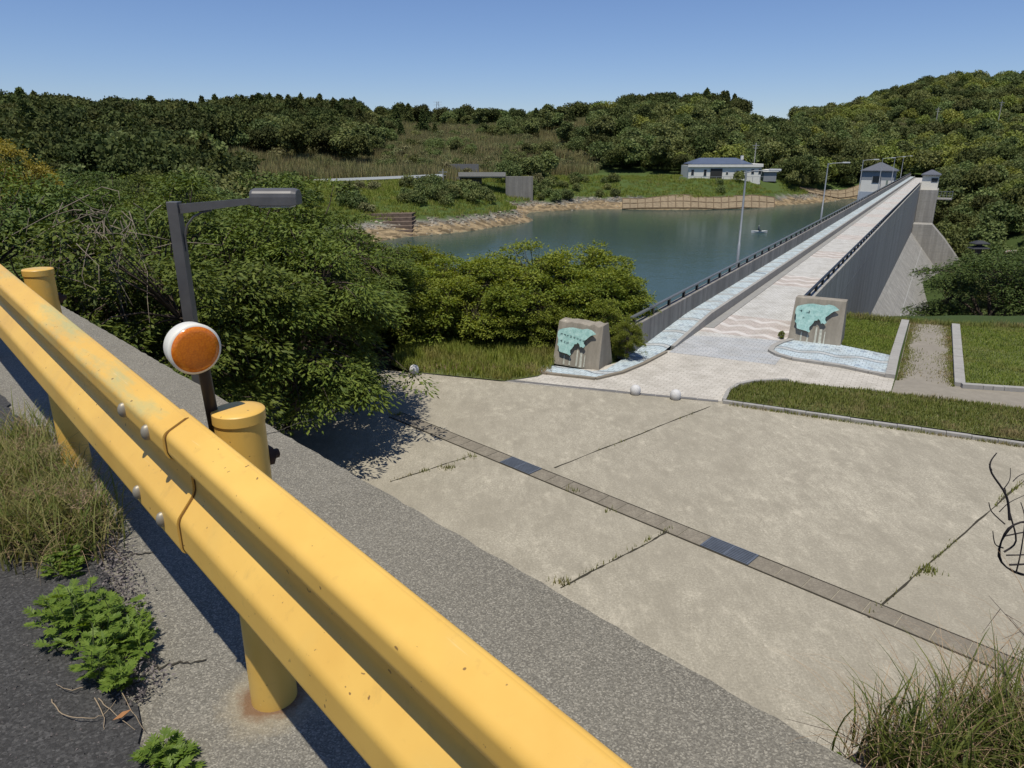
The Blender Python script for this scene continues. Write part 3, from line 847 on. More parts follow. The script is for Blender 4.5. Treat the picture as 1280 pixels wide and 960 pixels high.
k = len(cs); fs = []
for r_ in range(3):
    for i in range(k): fs.append((r_ * k + i, r_ * k + (i + 1) % k, (r_ + 1) * k + (i + 1) % k, (r_ + 1) * k + i))
fs += [tuple(range(k))[::-1], tuple(range(3 * k, 4 * k))]
hd.add(vs, fs)
ho = hd.build('lamp_head', M_lamp, sl, bevel=.006)
MB().box(1.1, 1.5, -.11, .11, zt - .065, zt - .048).build('lens', simple('frosted_glass', (.5, .5, .48), .3), ho)
MB().box(.98, 1.10, -.05, .05, zt - .055, zt + .075).build('clamp', M_lamp, sl, bevel=.006)

# ------------------------------------------------------------------ stone balls
M_gran = simple('pale_granite', (.52, .51, .49), .75, .3, var=.14, scale=26, bmp=.1)
for (px, py), lab in zip(((518, 463), (794, 489), (844, 495)),
        ('white stone ball bollard beside the weedy verge and tree shadow', 'white stone ball bollard in front of the walkway curve', 'white stone ball bollard nearest the grass strip corner')):
    p = G(px, py + 4)
    o = MB().lathe([(.001, -.02), (.10, -.015), (.135, .02), (.158, .07), (.166, .13), (.162, .18), (.146, .23), (.115, .272), (.07, .30), (.03, .311), (.001, .313)], 32).build('stone_ball', M_gran, loc=p)
    tag(o, lab, 'bollard', 'stone balls along the plaza edge')

# ------------------------------------------------------------------ monuments
M_verd = None
def verdigris():
    m, nt, b = newmat('verdigris_bronze', .75, .3)
    v = coords(nt)
    n1 = noise(nt, v, 5, 6, .7); n2 = noise(nt, v, 22, 4)
    c = ramp(nt, n1, [(.3, (.22, .40, .36)), (.55, (.36, .55, .50)), (.75, (.50, .66, .60))])
    c = mixc(nt, ramp(nt, n2, [(.5, 0.0), (.75, .5)]), c, (.14, .26, .25))
    nt.links.new(c, b.inputs['Base Color'])
    bump(nt, b, n2, .4, .02)
    return m
M_verd = verdigris()
M_ins = simple('dark_lettering', (.06, .11, .11), .7)
M_drip = simple('lime_stain', (.43, .43, .36), .9, .2, var=.3, scale=9)
PLATE = [(270, 215), (285, 196), (330, 186), (400, 179), (450, 180), (520, 193), (560, 200), (610, 194), (660, 207), (690, 228), (712, 246), (690, 252), (655, 258), (625, 275), (600, 292), (575, 305),
         (570, 330), (586, 352), (565, 368), (545, 358), (528, 362), (520, 335), (500, 318), (490, 332), (462, 334), (452, 352), (432, 372), (412, 388), (408, 410), (418, 430), (405, 438), (380, 424), (345, 415), (300, 404), (280, 396), (276, 350), (258, 336), (268, 318), (272, 280), (262, 255)]
def monument(label, org, w0, h, lean, d, rough_top, marks):
    r = thing('monument', label, 'monument', org, DAM_RZ)
    rng = random.Random(int(w0 * 1000) + 3)
    n = 10
    tl, tr, td = .06, .04, lean + .48
    vs = []; 
    top_f = []; top_b = []
    for k in range(n + 1):
        f = k / n
        x0 = -w0 / 2 + w0 * f
        xt = -w0 / 2 + tl + (w0 - tl - tr) * f
        dz = rng.uniform(-.07, .05) if rough_top and 0 < k < n else 0
        vs += [(x0, 0, -.03), (xt, lean, h + dz), (xt, td, h + dz * .6 + (.03 if rough_top else 0)), (x0, d, -.03)]
    fs = []
    for k in range(n):
        a = 4 * k; c = 4 * (k + 1)
        fs += [(a, c, c + 1, a + 1), (a + 1, c + 1, c + 2, a + 2), (a + 2, c + 2, c + 3, a + 3), (a + 3, c + 3, c, a)]
    fs += [(0, 1, 2, 3), (4 * n, 4 * n + 3, 4 * n + 2, 4 * n + 1)]
    MB().add(vs, fs).build('stone_block', M_stone, r, bevel=.02)
    up = Vector((0, lean, h)).normalized(); nrm = Vector((0, -h, lean)).normalized()
    fh = math.hypot(lean, h)
    def uv(x, y):
        u = (x - (185 + (510 - y) / 405 * 70)) / 535
        yb = 510 + (x - 185) * .12
        return u, (yb - y) / 410
    def face(u, v, off):
        p = Vector((-w0 / 2 + .03 + u * (w0 - .07), 0, 0)) + up * (v * fh) + nrm * off
        return tuple(p)
    uvs = [uv(*p) for p in PLATE]
    n = len(uvs)
    a_, b_ = .105, .135
    vs = [face(u, v, a_) for u, v in uvs] + [face(u, v, b_) for u, v in uvs]
    pl = MB().add(vs, [tuple(range(n)), tuple(range(2 * n - 1, n - 1, -1))] + [(i, (i + 1) % n, n + (i + 1) % n, n + i) for i in range(n)]).build('bronze_map', M_verd, r)
    mb = MB()
    for u, v in ((.25, .6), (.6, .62), (.32, .42)):
        q = [face(u + du, v + dv, of) for of in (-.01, a_ + .005) for du, dv in ((-.03, -.03), (.03, -.03), (.03, .03), (-.03, .03))]
        mb.add(q, [(0, 1, 5, 4), (1, 2, 6, 5), (2, 3, 7, 6), (3, 0, 4, 7)])
    mb.build('bracket', M_rust, r)
    mb = MB()
    for u0, v0, sz in marks:
        for q in range(5):
            du, dv = rng.uniform(-.5, .4) * sz, rng.uniform(-.5, .5) * sz
            ww, hh = (sz * .8, sz * .13) if q % 2 else (sz * .13, sz * .9)
            if q % 2: du = -.4 * sz
            else: dv = -.45 * sz
            c = [face(u0 + du + x / (w0), v0 + dv + y / fh, b_ + .004) for x, y in ((0, 0), (ww * w0, 0), (ww * w0, hh * fh), (0, hh * fh))]
            mb.add(c, [(0, 1, 2, 3)])
    if marks: mb.build('inscription', M_ins, pl)
    mb = MB()
    for u0, wd, v0, v1 in ((.50, .035, .01, .38), (.58, .05, .0, .34), (.68, .02, .02, .30), (.22, .03, .01, .24), (.35, .03, .02, .22)):
        c = [face(u0 + x, v, .003) for x, v in ((0, v0), (wd * 1.3, v0), (wd, v1), (.006, v1))]
        mb.add(c, [(0, 1, 2, 3)])
    mb.build('stain', M_drip, r)
    return r
marks1 = [(.15 + .072 * k, .70 - .012 * k, .05) for k in range(8)] + [(.16, .55, .06), (.24, .53, .05), (.30, .52, .06)]
marks2 = [(.17, .70, .06), (.31, .69, .07), (.24, .55, .04)]
monument('stone block with lettered green bronze map plaque beside the bushes and walkway', SO(21.80, -10.24), 1.80, 1.50, .36, 1.25, True, marks1)
monument('stone block with green bronze map plaque standing at the lawn edge right of the road', SO(29.4, -3.50), 1.95, 1.72, .40, 1.2, False, marks2)

# ------------------------------------------------------------------ buildings
M_white = simple('white_render', (.66, .64, .58), .85, .2, var=.06, scale=1.2)
M_dkwin = simple('dark_glass', (.02, .024, .03), .15, .6)
M_bluroof = simple('blue_grey_roof', (.085, .105, .15), .45, .4, var=.1, scale=1)
M_gryroof = simple('grey_tile_roof', (.10, .105, .12), .7, .3, var=.15, scale=2)
M_grywall = simple('grey_wall_panel', (.24, .25, .26), .8, .2)
def hip(x0, x1, y0, y1, z0, z1, hipx, t=.18):
    mb = MB(); ym = (y0 + y1) / 2
    vs = [(x0, y0, z0), (x1, y0, z0), (x1, y1, z0), (x0, y1, z0), (x0, y0, z0 + t), (x1, y0, z0 + t), (x1, y1, z0 + t), (x0, y1, z0 + t), (x0 + hipx, ym, z1), (x1 - hipx, ym, z1)]
    return mb.add(vs, [(0, 3, 2, 1), (0, 1, 5, 4), (1, 2, 6, 5), (2, 3, 7, 6), (3, 0, 4, 7), (4, 5, 9, 8), (5, 6, 9), (6, 7, 8, 9), (7, 4, 8)])
wp = GY(860, 222, 206)
wz = .1
bl = thing('white_building', 'long white single storey building with blue grey roof above the far shore', 'building', (wp[0], wp[1], wz))
W_ = 20.2
MB().box(0, W_, 0, 9, -1.5, 3.5).build('wall', M_white, bl)
MB().box(-.3, W_ + .3, -.5, -.001, 3.1, 3.75).build('fascia', M_white, bl)
rf = hip(.6, 17.6, -.4, 9.4, 3.76, 5.5, 3.4).build('roof', M_bluroof, bl)
MB().box(17.7, W_ + .3, -.45, 9.2, 3.76, 3.95).build('flat_roof', M_white, bl)
MB().box(15.2, 15.9, 3, 3.7, 5.0, 6.1).build('chimney', M_white, rf)
for x0, x1, z0, z1 in ((.7, 1.6, .9, 2.5), (4.2, 5.1, .7, 2.5), (10.4, 11.1, 1.1, 1.8), (13.2, 14.1, 1.0, 2.2), (14.6, 15.6, 1.0, 2.2), (17.4, 18.3, 1.2, 2.6), (19.4, 20.3, 1.2, 2.7)):
    f = MB().box(x0, x1, -.06, .02, z0, z1).build('window', M_white, bl)
    MB().box(x0 + .08, x1 - .08, -.09, -.062, z0 + .08, z1 - .08).build('pane', M_dkwin, f)
MB().box(6.1, 9.4, -.12, .02, -.1, 2.7).build('entrance', simple('dark_doorway', (.03, .028, .025), .6), bl)
fb = thing('terrace_fence', 'low pale railing in front of the white building terrace', 'fence', (wp[0] - 3, wp[1] - 3.2, wz - .3))
MB().box(0, 26, -.03, .03, .85, .95).build('rail', M_grywall, fb)
for k in range(14): MB().box(k * 2 - .04, k * 2 + .04, -.04, .04, -.5, .848).build('post', M_grywall, fb)
sp = GY(955, 217, 210)
sh = thing('shed', 'small low shed with a white roof at the right end of the white building', 'shed', (sp[0], sp[1], .2))
MB().box(0, 3.6, 0, 4, -1, 1.6).build('wall', M_grywall, sh)
hip(-.4, 4.0, -.4, 4.4, 1.61, 2.3, 1.5).build('roof', M_white, sh)

M_blue = simple('pale_blue_concrete', (.33, .37, .42), .8, .2)
ph = thing('pump_house', 'white and grey pump house with hipped grey roof standing in the reservoir by the dam', 'building', SO(196, -14.1, -3.2), DAM_RZ)
MB().box(-3.5, 3.5, 0, 6, 1.3, 4.0).build('wall', M_white, ph)
MB().box(-3.52, 3.52, -.02, 6.02, 4.001, 6.0).build('upper_wall', M_grywall, ph)
MB().box(-3.6, 3.6, -.1, 6.1, -6, 1.299).build('base', M_blue, ph)
hip(-4.0, 4.0, -.5, 6.5, 6.001, 8.0, 3.7).build('roof', M_gryroof, ph)
f = MB().box(-1.2, .8, -.08, -.021, 3.3, 5.0).build('window', M_grywall, ph); MB().box(-1.05, .65, -.11, -.082, 3.4, 4.9).build('pane', M_dkwin, f)
MB().box(1.9, 2.3, -.09, -.022, 1.3, 4.0).build('door', simple('grey_green_door', (.2, .24, .2), .6), ph)
MB().box(.7, .85, -.1, -.022, 1.3, 3.2).build('pipe', M_grywall, ph)

gh = thing('gate_house', 'small cream gate house with grey hipped roof on the concrete tower', 'building', SO(169.2, -2.7, -.02), DAM_RZ)
MB().box(-1.45, 1.45, 0, 5, 0, 2.75).build('wall', simple('cream_render', (.70, .66, .56), .85, .2, var=.05), gh)
hip(-1.75, 1.75, -.4, 5.4, 2.751, 3.8, 1.6).build('roof', M_gryroof, gh)
f = MB().box(.15, 1.35, -.06, -.001, 1.5, 2.3).build('window', M_grywall, gh); MB().box(.23, 1.27, -.09, -.061, 1.57, 2.23).build('pane', M_dkwin, f)
pf = thing('platform', 'small railed steel platform on the right side of the concrete tower', 'platform', SO(168.6, -1.0, -1.6), DAM_RZ)
MB().box(.01, 2.6, 0, 3, -.25, 0).build('deck', M_damlight, pf)
mb = MB()
for k in range(6):
    mb.box(.05 + k * .5, .09 + k * .5, .02, .06, 0, 1.3)
mb.box(.02, 2.6, .02, .06, 1.3, 1.36); mb.box(2.55, 2.6, .06, 3, 1.3, 1.36); mb.box(.02, 2.6, .02, .05, .6, .64)
for k in range(5): mb.box(2.55, 2.59, .5 + k * .6, .54 + k * .6, 0, 1.3)
mb.build('guard_fence', M_galv, pf)

# ------------------------------------------------------------------ far shore structures
def on(px, Y, dz=0):
    z = 0
    for _ in range(6):
        d = Y * math.cos(PITCH) + (H - z) * math.sin(PITCH)
        x = (px - 640) / 888 * d
        z = float(terr(np.array([x]), np.array([Y]))[0])
    return np.array([x, Y, z + dz])
M_revet = simple('tan_revetment', (.23, .18, .115), .9, .1, var=.3, scale=1.5)
M_revfr = simple('revetment_shadow_frame', (.17, .125, .08), .9, .1, var=.2, scale=2)  # ribs coloured darker than the slab to paint the shadow lines between
def revet(label, pxs, lo, hi):
    cen = on((pxs[0] + pxs[-1]) / 2, (lo(pxs[0]) + hi(pxs[0])) / 2)
    r = thing('slope_revetment', label, 'revetment', cen)
    top = [on(p, hi(p), .12) for p in pxs]; bot = [on(p, lo(p), .15) for p in pxs]
    vs = [tuple(p - cen) for p in bot] + [tuple(p - cen) for p in top]; n = len(pxs)
    MB().add(vs, [(i, i + 1, n + i + 1, n + i) for i in range(n - 1)]).build('slab', M_revet, r)
    mb = MB(); up = np.array([0, 0, .08])
    for a, c in zip(bot, top): mb.tube([a - cen + up, c - cen + up], .10, 4)
    for f in (0.02, .5, .98):
        L = [a + (c - a) * f - cen + up for a, c in zip(bot, top)]
        mb.tube(L, .10, 4)
    mb.build('frame', M_revfr, r)
revet('tan concrete lattice slope along the far shore below the white building', [778 + 9.5 * k for k in range(21)], lambda p: 179.5 + max(0, p - 900) * .10, lambda p: 192 + max(0, p - 900) * .10)
revet('short tan concrete lattice slope on the shore beside the pump house', [1000 + 9.5 * k for k in range(9)], lambda p: 212 + (p - 1000) * .16, lambda p: 222 + (p - 1000) * .16)
# stepped bank wall by the headland
c0 = on(490, 122)
sw = thing('stepped_wall', 'dark brown stepped bank wall at the waterline left of the headland', 'wall', c0)
mb = MB()
for k in range(6):
    a = on(452, 119.9 + k * 1.5); c = on(515, 121.0 + k * 1.6)
    z = -6.5 + k * .56
    mb.prism([(a[0] - c0[0], a[1] - c0[1]), (c[0] - c0[0], c[1] - c0[1]), (c[0] - c0[0] + .6, c[1] - c0[1] + 6), (a[0] - c0[0], a[1] - c0[1] + 6)], z - 1.5 - c0[2], z + .5 - c0[2])
mb.build('step', simple('brown_block_wall', (.14, .105, .08), .9, .1, var=.3, scale=2), sw)
# bridge where the far road crosses the inlet
c0 = on(604, 180)
c0[2] = 0
br = thing('road_bridge', 'small grey road bridge over the inlet with tall concrete abutment', 'bridge', c0)
xa, xb, xc = GY(573, 217, 180)[0] - c0[0], GY(632, 217, 180)[0] - c0[0], GY(692, 217, 180)[0] - c0[0]
MB().box(xa, xb, 0, 5, 1.2, 2.0).build('deck', M_path, br)
MB().box(xa, xb, -.2, -.001, 1.5, 2.5).build('parapet', M_kerb, br)
MB().box(xb, xc - 5.0, -.4, 1.2, -6, 1.5).build('abutment', concrete('abutment_concrete', (.24, .225, .20), (.36, .34, .30), streak=.5, sdark=.5), br)
MB().box(xa - 6, xb - 6, 4, 5, -5, 1.199).build('back_wall', M_wallside, br)
p = GY(577, 212, 192)
tag(MB().box(-4.4, 4.4, 0, .8, -3, 2.2).build('retaining_wall', simple('dark_block_wall', (.13, .13, .13), .9), loc=(p[0], p[1], 2.0)), 'dark grey retaining wall behind the road bridge', 'wall')
# pale guard rail along the far road
M_wrail = simple('white_rail_paint', (.62, .63, .62), .6, .3)
fr = [GY(px, py, 166) for px, py in ((262, 232), (300, 230), (340, 228), (400, 225.5), (450, 223.5), (500, 221.5), (553, 219))]
wg = thing('road_guardrail', 'long white guardrail along the far road above the headland', 'guardrail', fr[3])
mb = MB()
for a, c in zip(fr[:-1], fr[1:]):
    a = a - fr[3]; c = c - fr[3]
    mb.add([(a[0], 0, a[2] - .28), (c[0], 0, c[2] - .28), (c[0], 0, c[2] + .28), (a[0], 0, a[2] + .28), (a[0], .12, a[2] - .28), (c[0], .12, c[2] - .28), (c[0], .12, c[2] + .28), (a[0], .12, a[2] + .28)],
           [(0, 1, 2, 3), (7, 6, 5, 4), (3, 2, 6, 7), (0, 4, 5, 1)])
mb.build('beam', M_wrail, wg)
for k in range(14):
    x = fr[0][0] + (fr[-1][0] - fr[0][0]) * (k + .5) / 14
    z = np.interp(x, [q[0] for q in fr], [q[2] for q in fr])
    MB().box(-.06, .06, .13, .25, -1.4, .2).build('post', M_grywall, wg, loc=(x - fr[3][0], 0, z - fr[3][2]))

def stone(seed):
    rng = random.Random(seed)
    bm = bmesh.new(); bmesh.ops.create_icosphere(bm, subdivisions=1, radius=.5)
    for v_ in bm.verts: v_.co = v_.co * rng.uniform(.7, 1.2); v_.co.z *= .6
    me = bpy.data.meshes.new('shore_stone'); bm.to_mesh(me); bm.free()
    return me
m, nt, b = newmat('shore_stone', .9, .15)
orn = nt.nodes.new('ShaderNodeObjectInfo').outputs['Random']
nt.links.new(ramp(nt, orn, [(0, (.10, .08, .055)), (.5, (.22, .18, .125)), (1, (.36, .32, .25))]), b.inputs['Base Color'])
STONES = []
for q in range(2):
    me = stone(q); me.materials.append(m); STONES.append(me)

# ------------------------------------------------------------------ boat with a person
bp = G(949, 291, WATER_Z)
bo = thing('rowing_boat', 'small white rowing boat on the reservoir with one person aboard', 'boat', bp, Rd(-8))
mb = MB(); st = []
for k in range(11):
    f = k / 10; x = -1.35 + 2.7 * f
    hw = .52 * (1 - abs(2 * f - 1) ** 3.0) + .02; sheer = .30 + .16 * (2 * f - 1) ** 2
    st.append([(x, -hw, sheer), (x, -hw * .8, .02), (x, 0, -.12), (x, hw * .8, .02), (x, hw, sheer), (x, hw * .86, sheer - .02), (x, hw * .65, .08), (x, 0, .05), (x, -hw * .65, .08), (x, -hw * .86, sheer - .02)])
vs = [p for r_ in st for p in r_]; k = 10
mb.add(vs, [(r_ * k + i, r_ * k + (i + 1) % k, (r_ + 1) * k + (i + 1) % k, (r_ + 1) * k + i) for r_ in range(10) for i in range(k)] + [tuple(range(k))[::-1], tuple(range(10 * k, 11 * k))])
mb.build('hull', simple('white_boat_paint', (.62, .63, .62), .5), bo)
for x in (-.6, .15): MB().box(x - .12, x + .12, -.44, .44, .2, .24).build('seat', simple('bench_wood', (.25, .2, .13)), bo)
# person: one skinned body seated on the bench
sk = [((0, 0, .30), .15), ((0, 0, .55), .16), ((.03, 0, .78), .17), ((.05, 0, .92), .07), ((.06, 0, 1.05), .105), ((.06, 0, 1.15), .09),
      ((.18, -.11, .30), .09), ((.48, -.13, .34), .07), ((.58, -.13, .08), .05), ((.18, .11, .30), .09), ((.48, .13, .34), .07), ((.58, .13, .08), .05),
      ((.04, -.22, .80), .07), ((.12, -.30, .56), .055), ((.36, -.24, .50), .045), ((.04, .22, .80), .07), ((.12, .30, .56), .055), ((.36, .24, .50), .045)]
ed = [(0, 1), (1, 2), (2, 3), (3, 4), (4, 5), (0, 6), (6, 7), (7, 8), (0, 9), (9, 10), (10, 11), (2, 12), (12, 13), (13, 14), (2, 15), (15, 16), (16, 17)]
me = bpy.data.meshes.new('person'); me.from_pydata([p for p, _ in sk], ed, [])
po = bpy.data.objects.new('person', me); COL.objects.link(po)
po.location = (bp[0] - .2, bp[1], bp[2] - .02 + .05); po.rotation_euler = (0, 0, Rd(-8))
sm_ = po.modifiers.new('skin', 'SKIN')
for i, (_, r_) in enumerate(sk): me.skin_vertices[0].data[i].radius = (r_, r_)
me.skin_vertices[0].data[0].use_root = True
po.modifiers.new('sub', 'SUBSURF').levels = 1
me.materials.append(simple('dark_clothing', (.05, .06, .08), .9, .1))
tag(po, 'person in dark clothes sitting in the small white boat', 'person')
cap = MB().lathe([(.115, 0), (.11, .05), (.07, .09), (.01, .1)], 14, Matrix.Translation((.06, 0, 1.13))).build('cap', simple('pale_hat', (.4, .4, .4)), po)

# ------------------------------------------------------------------ far poles, park pieces
def upole(px, Y, hgt, lab):
    p = on(px, Y)
    r = thing('utility_pole', lab, 'utility pole', p)
    MB().tube([(0, 0, -.5), (0, 0, hgt)], [.19, .13], 8).build('pole', M_kerb, r)
    MB().box(-1.0, 1.0, -.06, .06, hgt - .75, hgt - .6).build('crossarm', M_galv, r)
    MB().box(-.7, .7, -.06, .06, hgt - 1.5, hgt - 1.38).build('crossarm', M_galv, r)
upole(1165, 285, 13.5, 'pale utility pole on the wooded slope above the gate house roof')
upole(1243, 285, 14, 'pale utility pole on the slope near the right edge of the view')
upole(941, 216, 9.5, 'grey utility pole right behind the white building')
upole(554, 170, 3.2, 'short dark utility pole at the end of the white far guardrail')
p = on(548, 375)
py_ = thing('pylon', 'faint steel lattice pylon on the distant skyline', 'pylon', p)
mb = MB()
for sx in (-1, 1):
    for sy in (-1, 1): mb.tube([(sx * 1.6, sy * 1.6, 0), (sx * .4, sy * .4, 12.5)], .06, 4)
for k in range(6):
    z = k * 2.05; a = 1.6 - 1.2 * z / 12.5; c = 1.6 - 1.2 * (z + 2.05) / 12.5
    mb.tube([(-a, -a, z), (c, -c, z + 2.05)], .045, 4); mb.tube([(a, -a, z), (-c, -c, z + 2.05)], .045, 4)
for z in (9.5, 11, 12.3): mb.tube([(-2, 0, z), (2, 0, z)], .06, 4)
mb.build('lattice', M_galv, py_)
p = on(1221, 112)
ps = thing('park_shelter', 'dark two tiered wooden shelter in the small clearing right of the dam', 'shelter', p)
M_dw = simple('dark_timber', (.035, .037, .042), .7)
MB().box(-.3, .3, -.3, .3, -.4, 2.1).build('post', M_dw, ps)
for z, w_ in ((1.35, 1.35), (2.1, 1.2)):
    mb = MB(); mb.add([(-w_, -.8, z + .12), (w_, -.8, z + .12), (w_, .8, z + .12), (-w_, .8, z + .12), (-w_ * .35, -.25, z + .5), (w_ * .35, -.25, z + .5), (w_ * .35, .25, z + .5), (-w_ * .35, .25, z + .5), (-w_, -.8, z), (w_, -.8, z), (w_, .8, z), (-w_, .8, z)],
                      [(0, 1, 5, 4), (1, 2, 6, 5), (2, 3, 7, 6), (3, 0, 4, 7), (4, 5, 6, 7), (8, 11, 10, 9), (8, 9, 1, 0), (9, 10, 2, 1), (10, 11, 3, 2), (11, 8, 0, 3)])
    mb.build('roof_tier', M_dw, ps)
p = on(1262, 109)
pb_ = thing('barrier', 'low white and pink striped barrier in the greenery right of the dam', 'barrier', (p[0], p[1], p[2] + .6))
MB().box(-.9, .9, -.04, .04, .0, .6).build('board', simple('pink_board', (.55, .32, .24), .7), pb_)
mb = MB()
for k in range(5): mb.box(-.85 + k * .36, -.67 + k * .36, -.06, -.041, .02, .62)
mb.build('stripe', M_white, pb_)
for x in (-.7, .7): MB().box(x - .04, x + .04, .041, .1, -.9, .55).build('leg', M_galv, pb_)
for px_, Yh, lab, mm in ((1015, 246, 'white roofed cottage half hidden by trees behind the far shore', M_white), (1046, 250, 'green roofed hut half hidden by trees above the shore lattice', simple('green_roof', (.10, .2, .16), .6))):
    p = on(px_, Yh)
    ho_ = thing('cottage', lab, 'building', p)
    MB().box(-3.4, 3.4, 0, 5, -1, 3.6).build('wall', M_grywall, ho_)
    hip(-3.8, 3.8, -.5, 5.5, 3.601, 5.0, 2.2).build('roof', mm, ho_)
# ------------------------------------------------------------------ vegetation builders
RG = np.random.default_rng(7)
def nrm(v): return v / np.maximum(1e-9, np.linalg.norm(v, axis=-1, keepdims=True))
def leaf_quads(C, D, U, L, W, fold=.12):
    """diamond leaves: base C, direction D, rough up U, length L, width W"""
    D = nrm(D); B = nrm(np.cross(D, U)); N = np.cross(B, D)
    L = np.asarray(L)[:, None]; W = np.asarray(W)[:, None]
    V = np.stack([C, C + D * L * .45 + B * W * .5 + N * W * fold, C + D * L, C + D * L * .45 - B * W * .5 + N * W * fold], 1).reshape(-1, 3)
    F = np.arange(len(C) * 4).reshape(-1, 4)
    return V, F
def rnd_dir(n, rng, zmin=-1):
    z = rng.uniform(zmin, 1, n); a = rng.uniform(0, 2 * np.pi, n); r = np.sqrt(1 - z * z)
    return np.stack([r * np.cos(a), r * np.sin(a), z], -1)
def blades(R, T, h, w, bend, seg=4):
    """grass blades as ribbons: roots R, tilt directions T (unit, horizontal), height h, width w, bend amount"""
    n = len(R)
    f = np.linspace(0, 1, seg + 1)
    out = []
    side = np.stack([-T[:, 1], T[:, 0], np.zeros(n)], -1)
    rows = []
    for k in f:
        th = bend * k                     # lean grows along the blade
        rows.append(None)
    pos = R.copy(); ang_ = np.zeros(n); step = (h / seg)
    Vs = []
    for i, k in enumerate(f):
        ww = (w * (1 - k) ** .7 * .5)[:, None] if k < 1 else (w * .04)[:, None]
        Vs.append(pos - side * ww); Vs.append(pos + side * ww)
        a = bend * (k + .5 / seg)
        pos = pos + (np.stack([np.cos(a)] * 3, -1) * np.array([0, 0, 1]) + np.sin(a)[:, None] * np.c_[T[:, :2], np.zeros(n)]) * step[:, None]
    V = np.stack(Vs, 1)                   # n, 2(seg+1), 3
    base = (np.arange(n) * 2 * (seg + 1))[:, None]
    F = np.concatenate([np.stack([base + 2 * i, base + 2 * i + 1, base + 2 * i + 3, base + 2 * i + 2], -1) for i in range(seg)], 1).reshape(-1, 4)
    return V.reshape(-1, 3), F
def in_poly(P, poly):
    x, y = P[:, 0], P[:, 1]; c = np.zeros(len(P), bool); n = len(poly)
    for i in range(n):
        x0, y0 = poly[i]; x1, y1 = poly[(i + 1) % n]
        if y0 == y1: continue
        c ^= ((y0 > y) != (y1 > y)) & (x < (x1 - x0) * (y - y0) / (y1 - y0) + x0)
    return c
def sample_poly(poly, n, rng):
    p = np.array(poly); lo, hi = p.min(0), p.max(0); out = np.zeros((0, 2))
    while len(out) < n:
        q = rng.uniform(lo, hi, (n * 2, 2)); out = np.r_[out, q[in_poly(q, poly)]]
    return out[:n]
def os_world(P): return np.stack([P[:, 1] * DD[0] + P[:, 0] * NN[0], P[:, 1] * DD[1] + P[:, 0] * NN[1]], -1)

M_bark = simple('bark', (.085, .065, .05), .9, .1, var=.35, scale=8, bmp=.5)
M_cherry = leafmat('cherry_leaf', (0.051, 0.087, 0.014), (0.124, 0.166, 0.028), .14, .10, .6)
M_cherry2 = leafmat('dark_cherry_leaf', (0.046, 0.081, 0.018), (0.107, 0.148, 0.030), .12, .10, .6)
M_bush = leafmat('bush_leaf', (0.096, 0.142, 0.022), (0.210, 0.246, 0.038), .30, .12, .6)
M_lime = leafmat('lime_leaf', (.09, .13, .014), (.17, .20, .025), .35, .10, .45)
M_silver = leafmat('grey_green_leaf', (.13, .15, .09), (.20, .20, .12), .25, .10, .6)
M_fir = leafmat('dark_needle', (.030, .050, .012), (.072, .098, .022), .12, .15, .7)
M_broad = leafmat('far_broadleaf', (0.086, 0.110, 0.033), (0.177, 0.193, 0.066), .22, .30, .7)
M_pine = leafmat('far_evergreen', (.038, .052, .013), (.085, .095, .026), .12, .28, .8)
M_chink = leafmat('far_yellow_green', (0.138, 0.174, 0.034), (0.222, 0.240, 0.060), .22, .2, .7)
M_shrub = leafmat('far_shrub', (0.119, 0.131, 0.053), (0.213, 0.200, 0.094), .22, .3, .8)
M_reed = leafmat('dry_reed', (.27, .225, .105), (.17, .185, .068), .25, .25, .8)
M_grass = leafmat('grass_blade', (0.125, 0.192, 0.029), (0.251, 0.284, 0.060), .3, .1, .7, patch=(0.276, 0.253, 0.086))
M_grass2 = leafmat('dull_grass_blade', (0.114, 0.150, 0.029), (0.208, 0.215, 0.060), .3, .1, .7, patch=(0.280, 0.224, 0.106))
M_dry = leafmat('dry_straw', (.27, .21, .11), (.40, .32, .18), .2, .1, .8)
M_twig = simple('dead_twig', (.09, .07, .06), .9, .1, var=.3, scale=10)

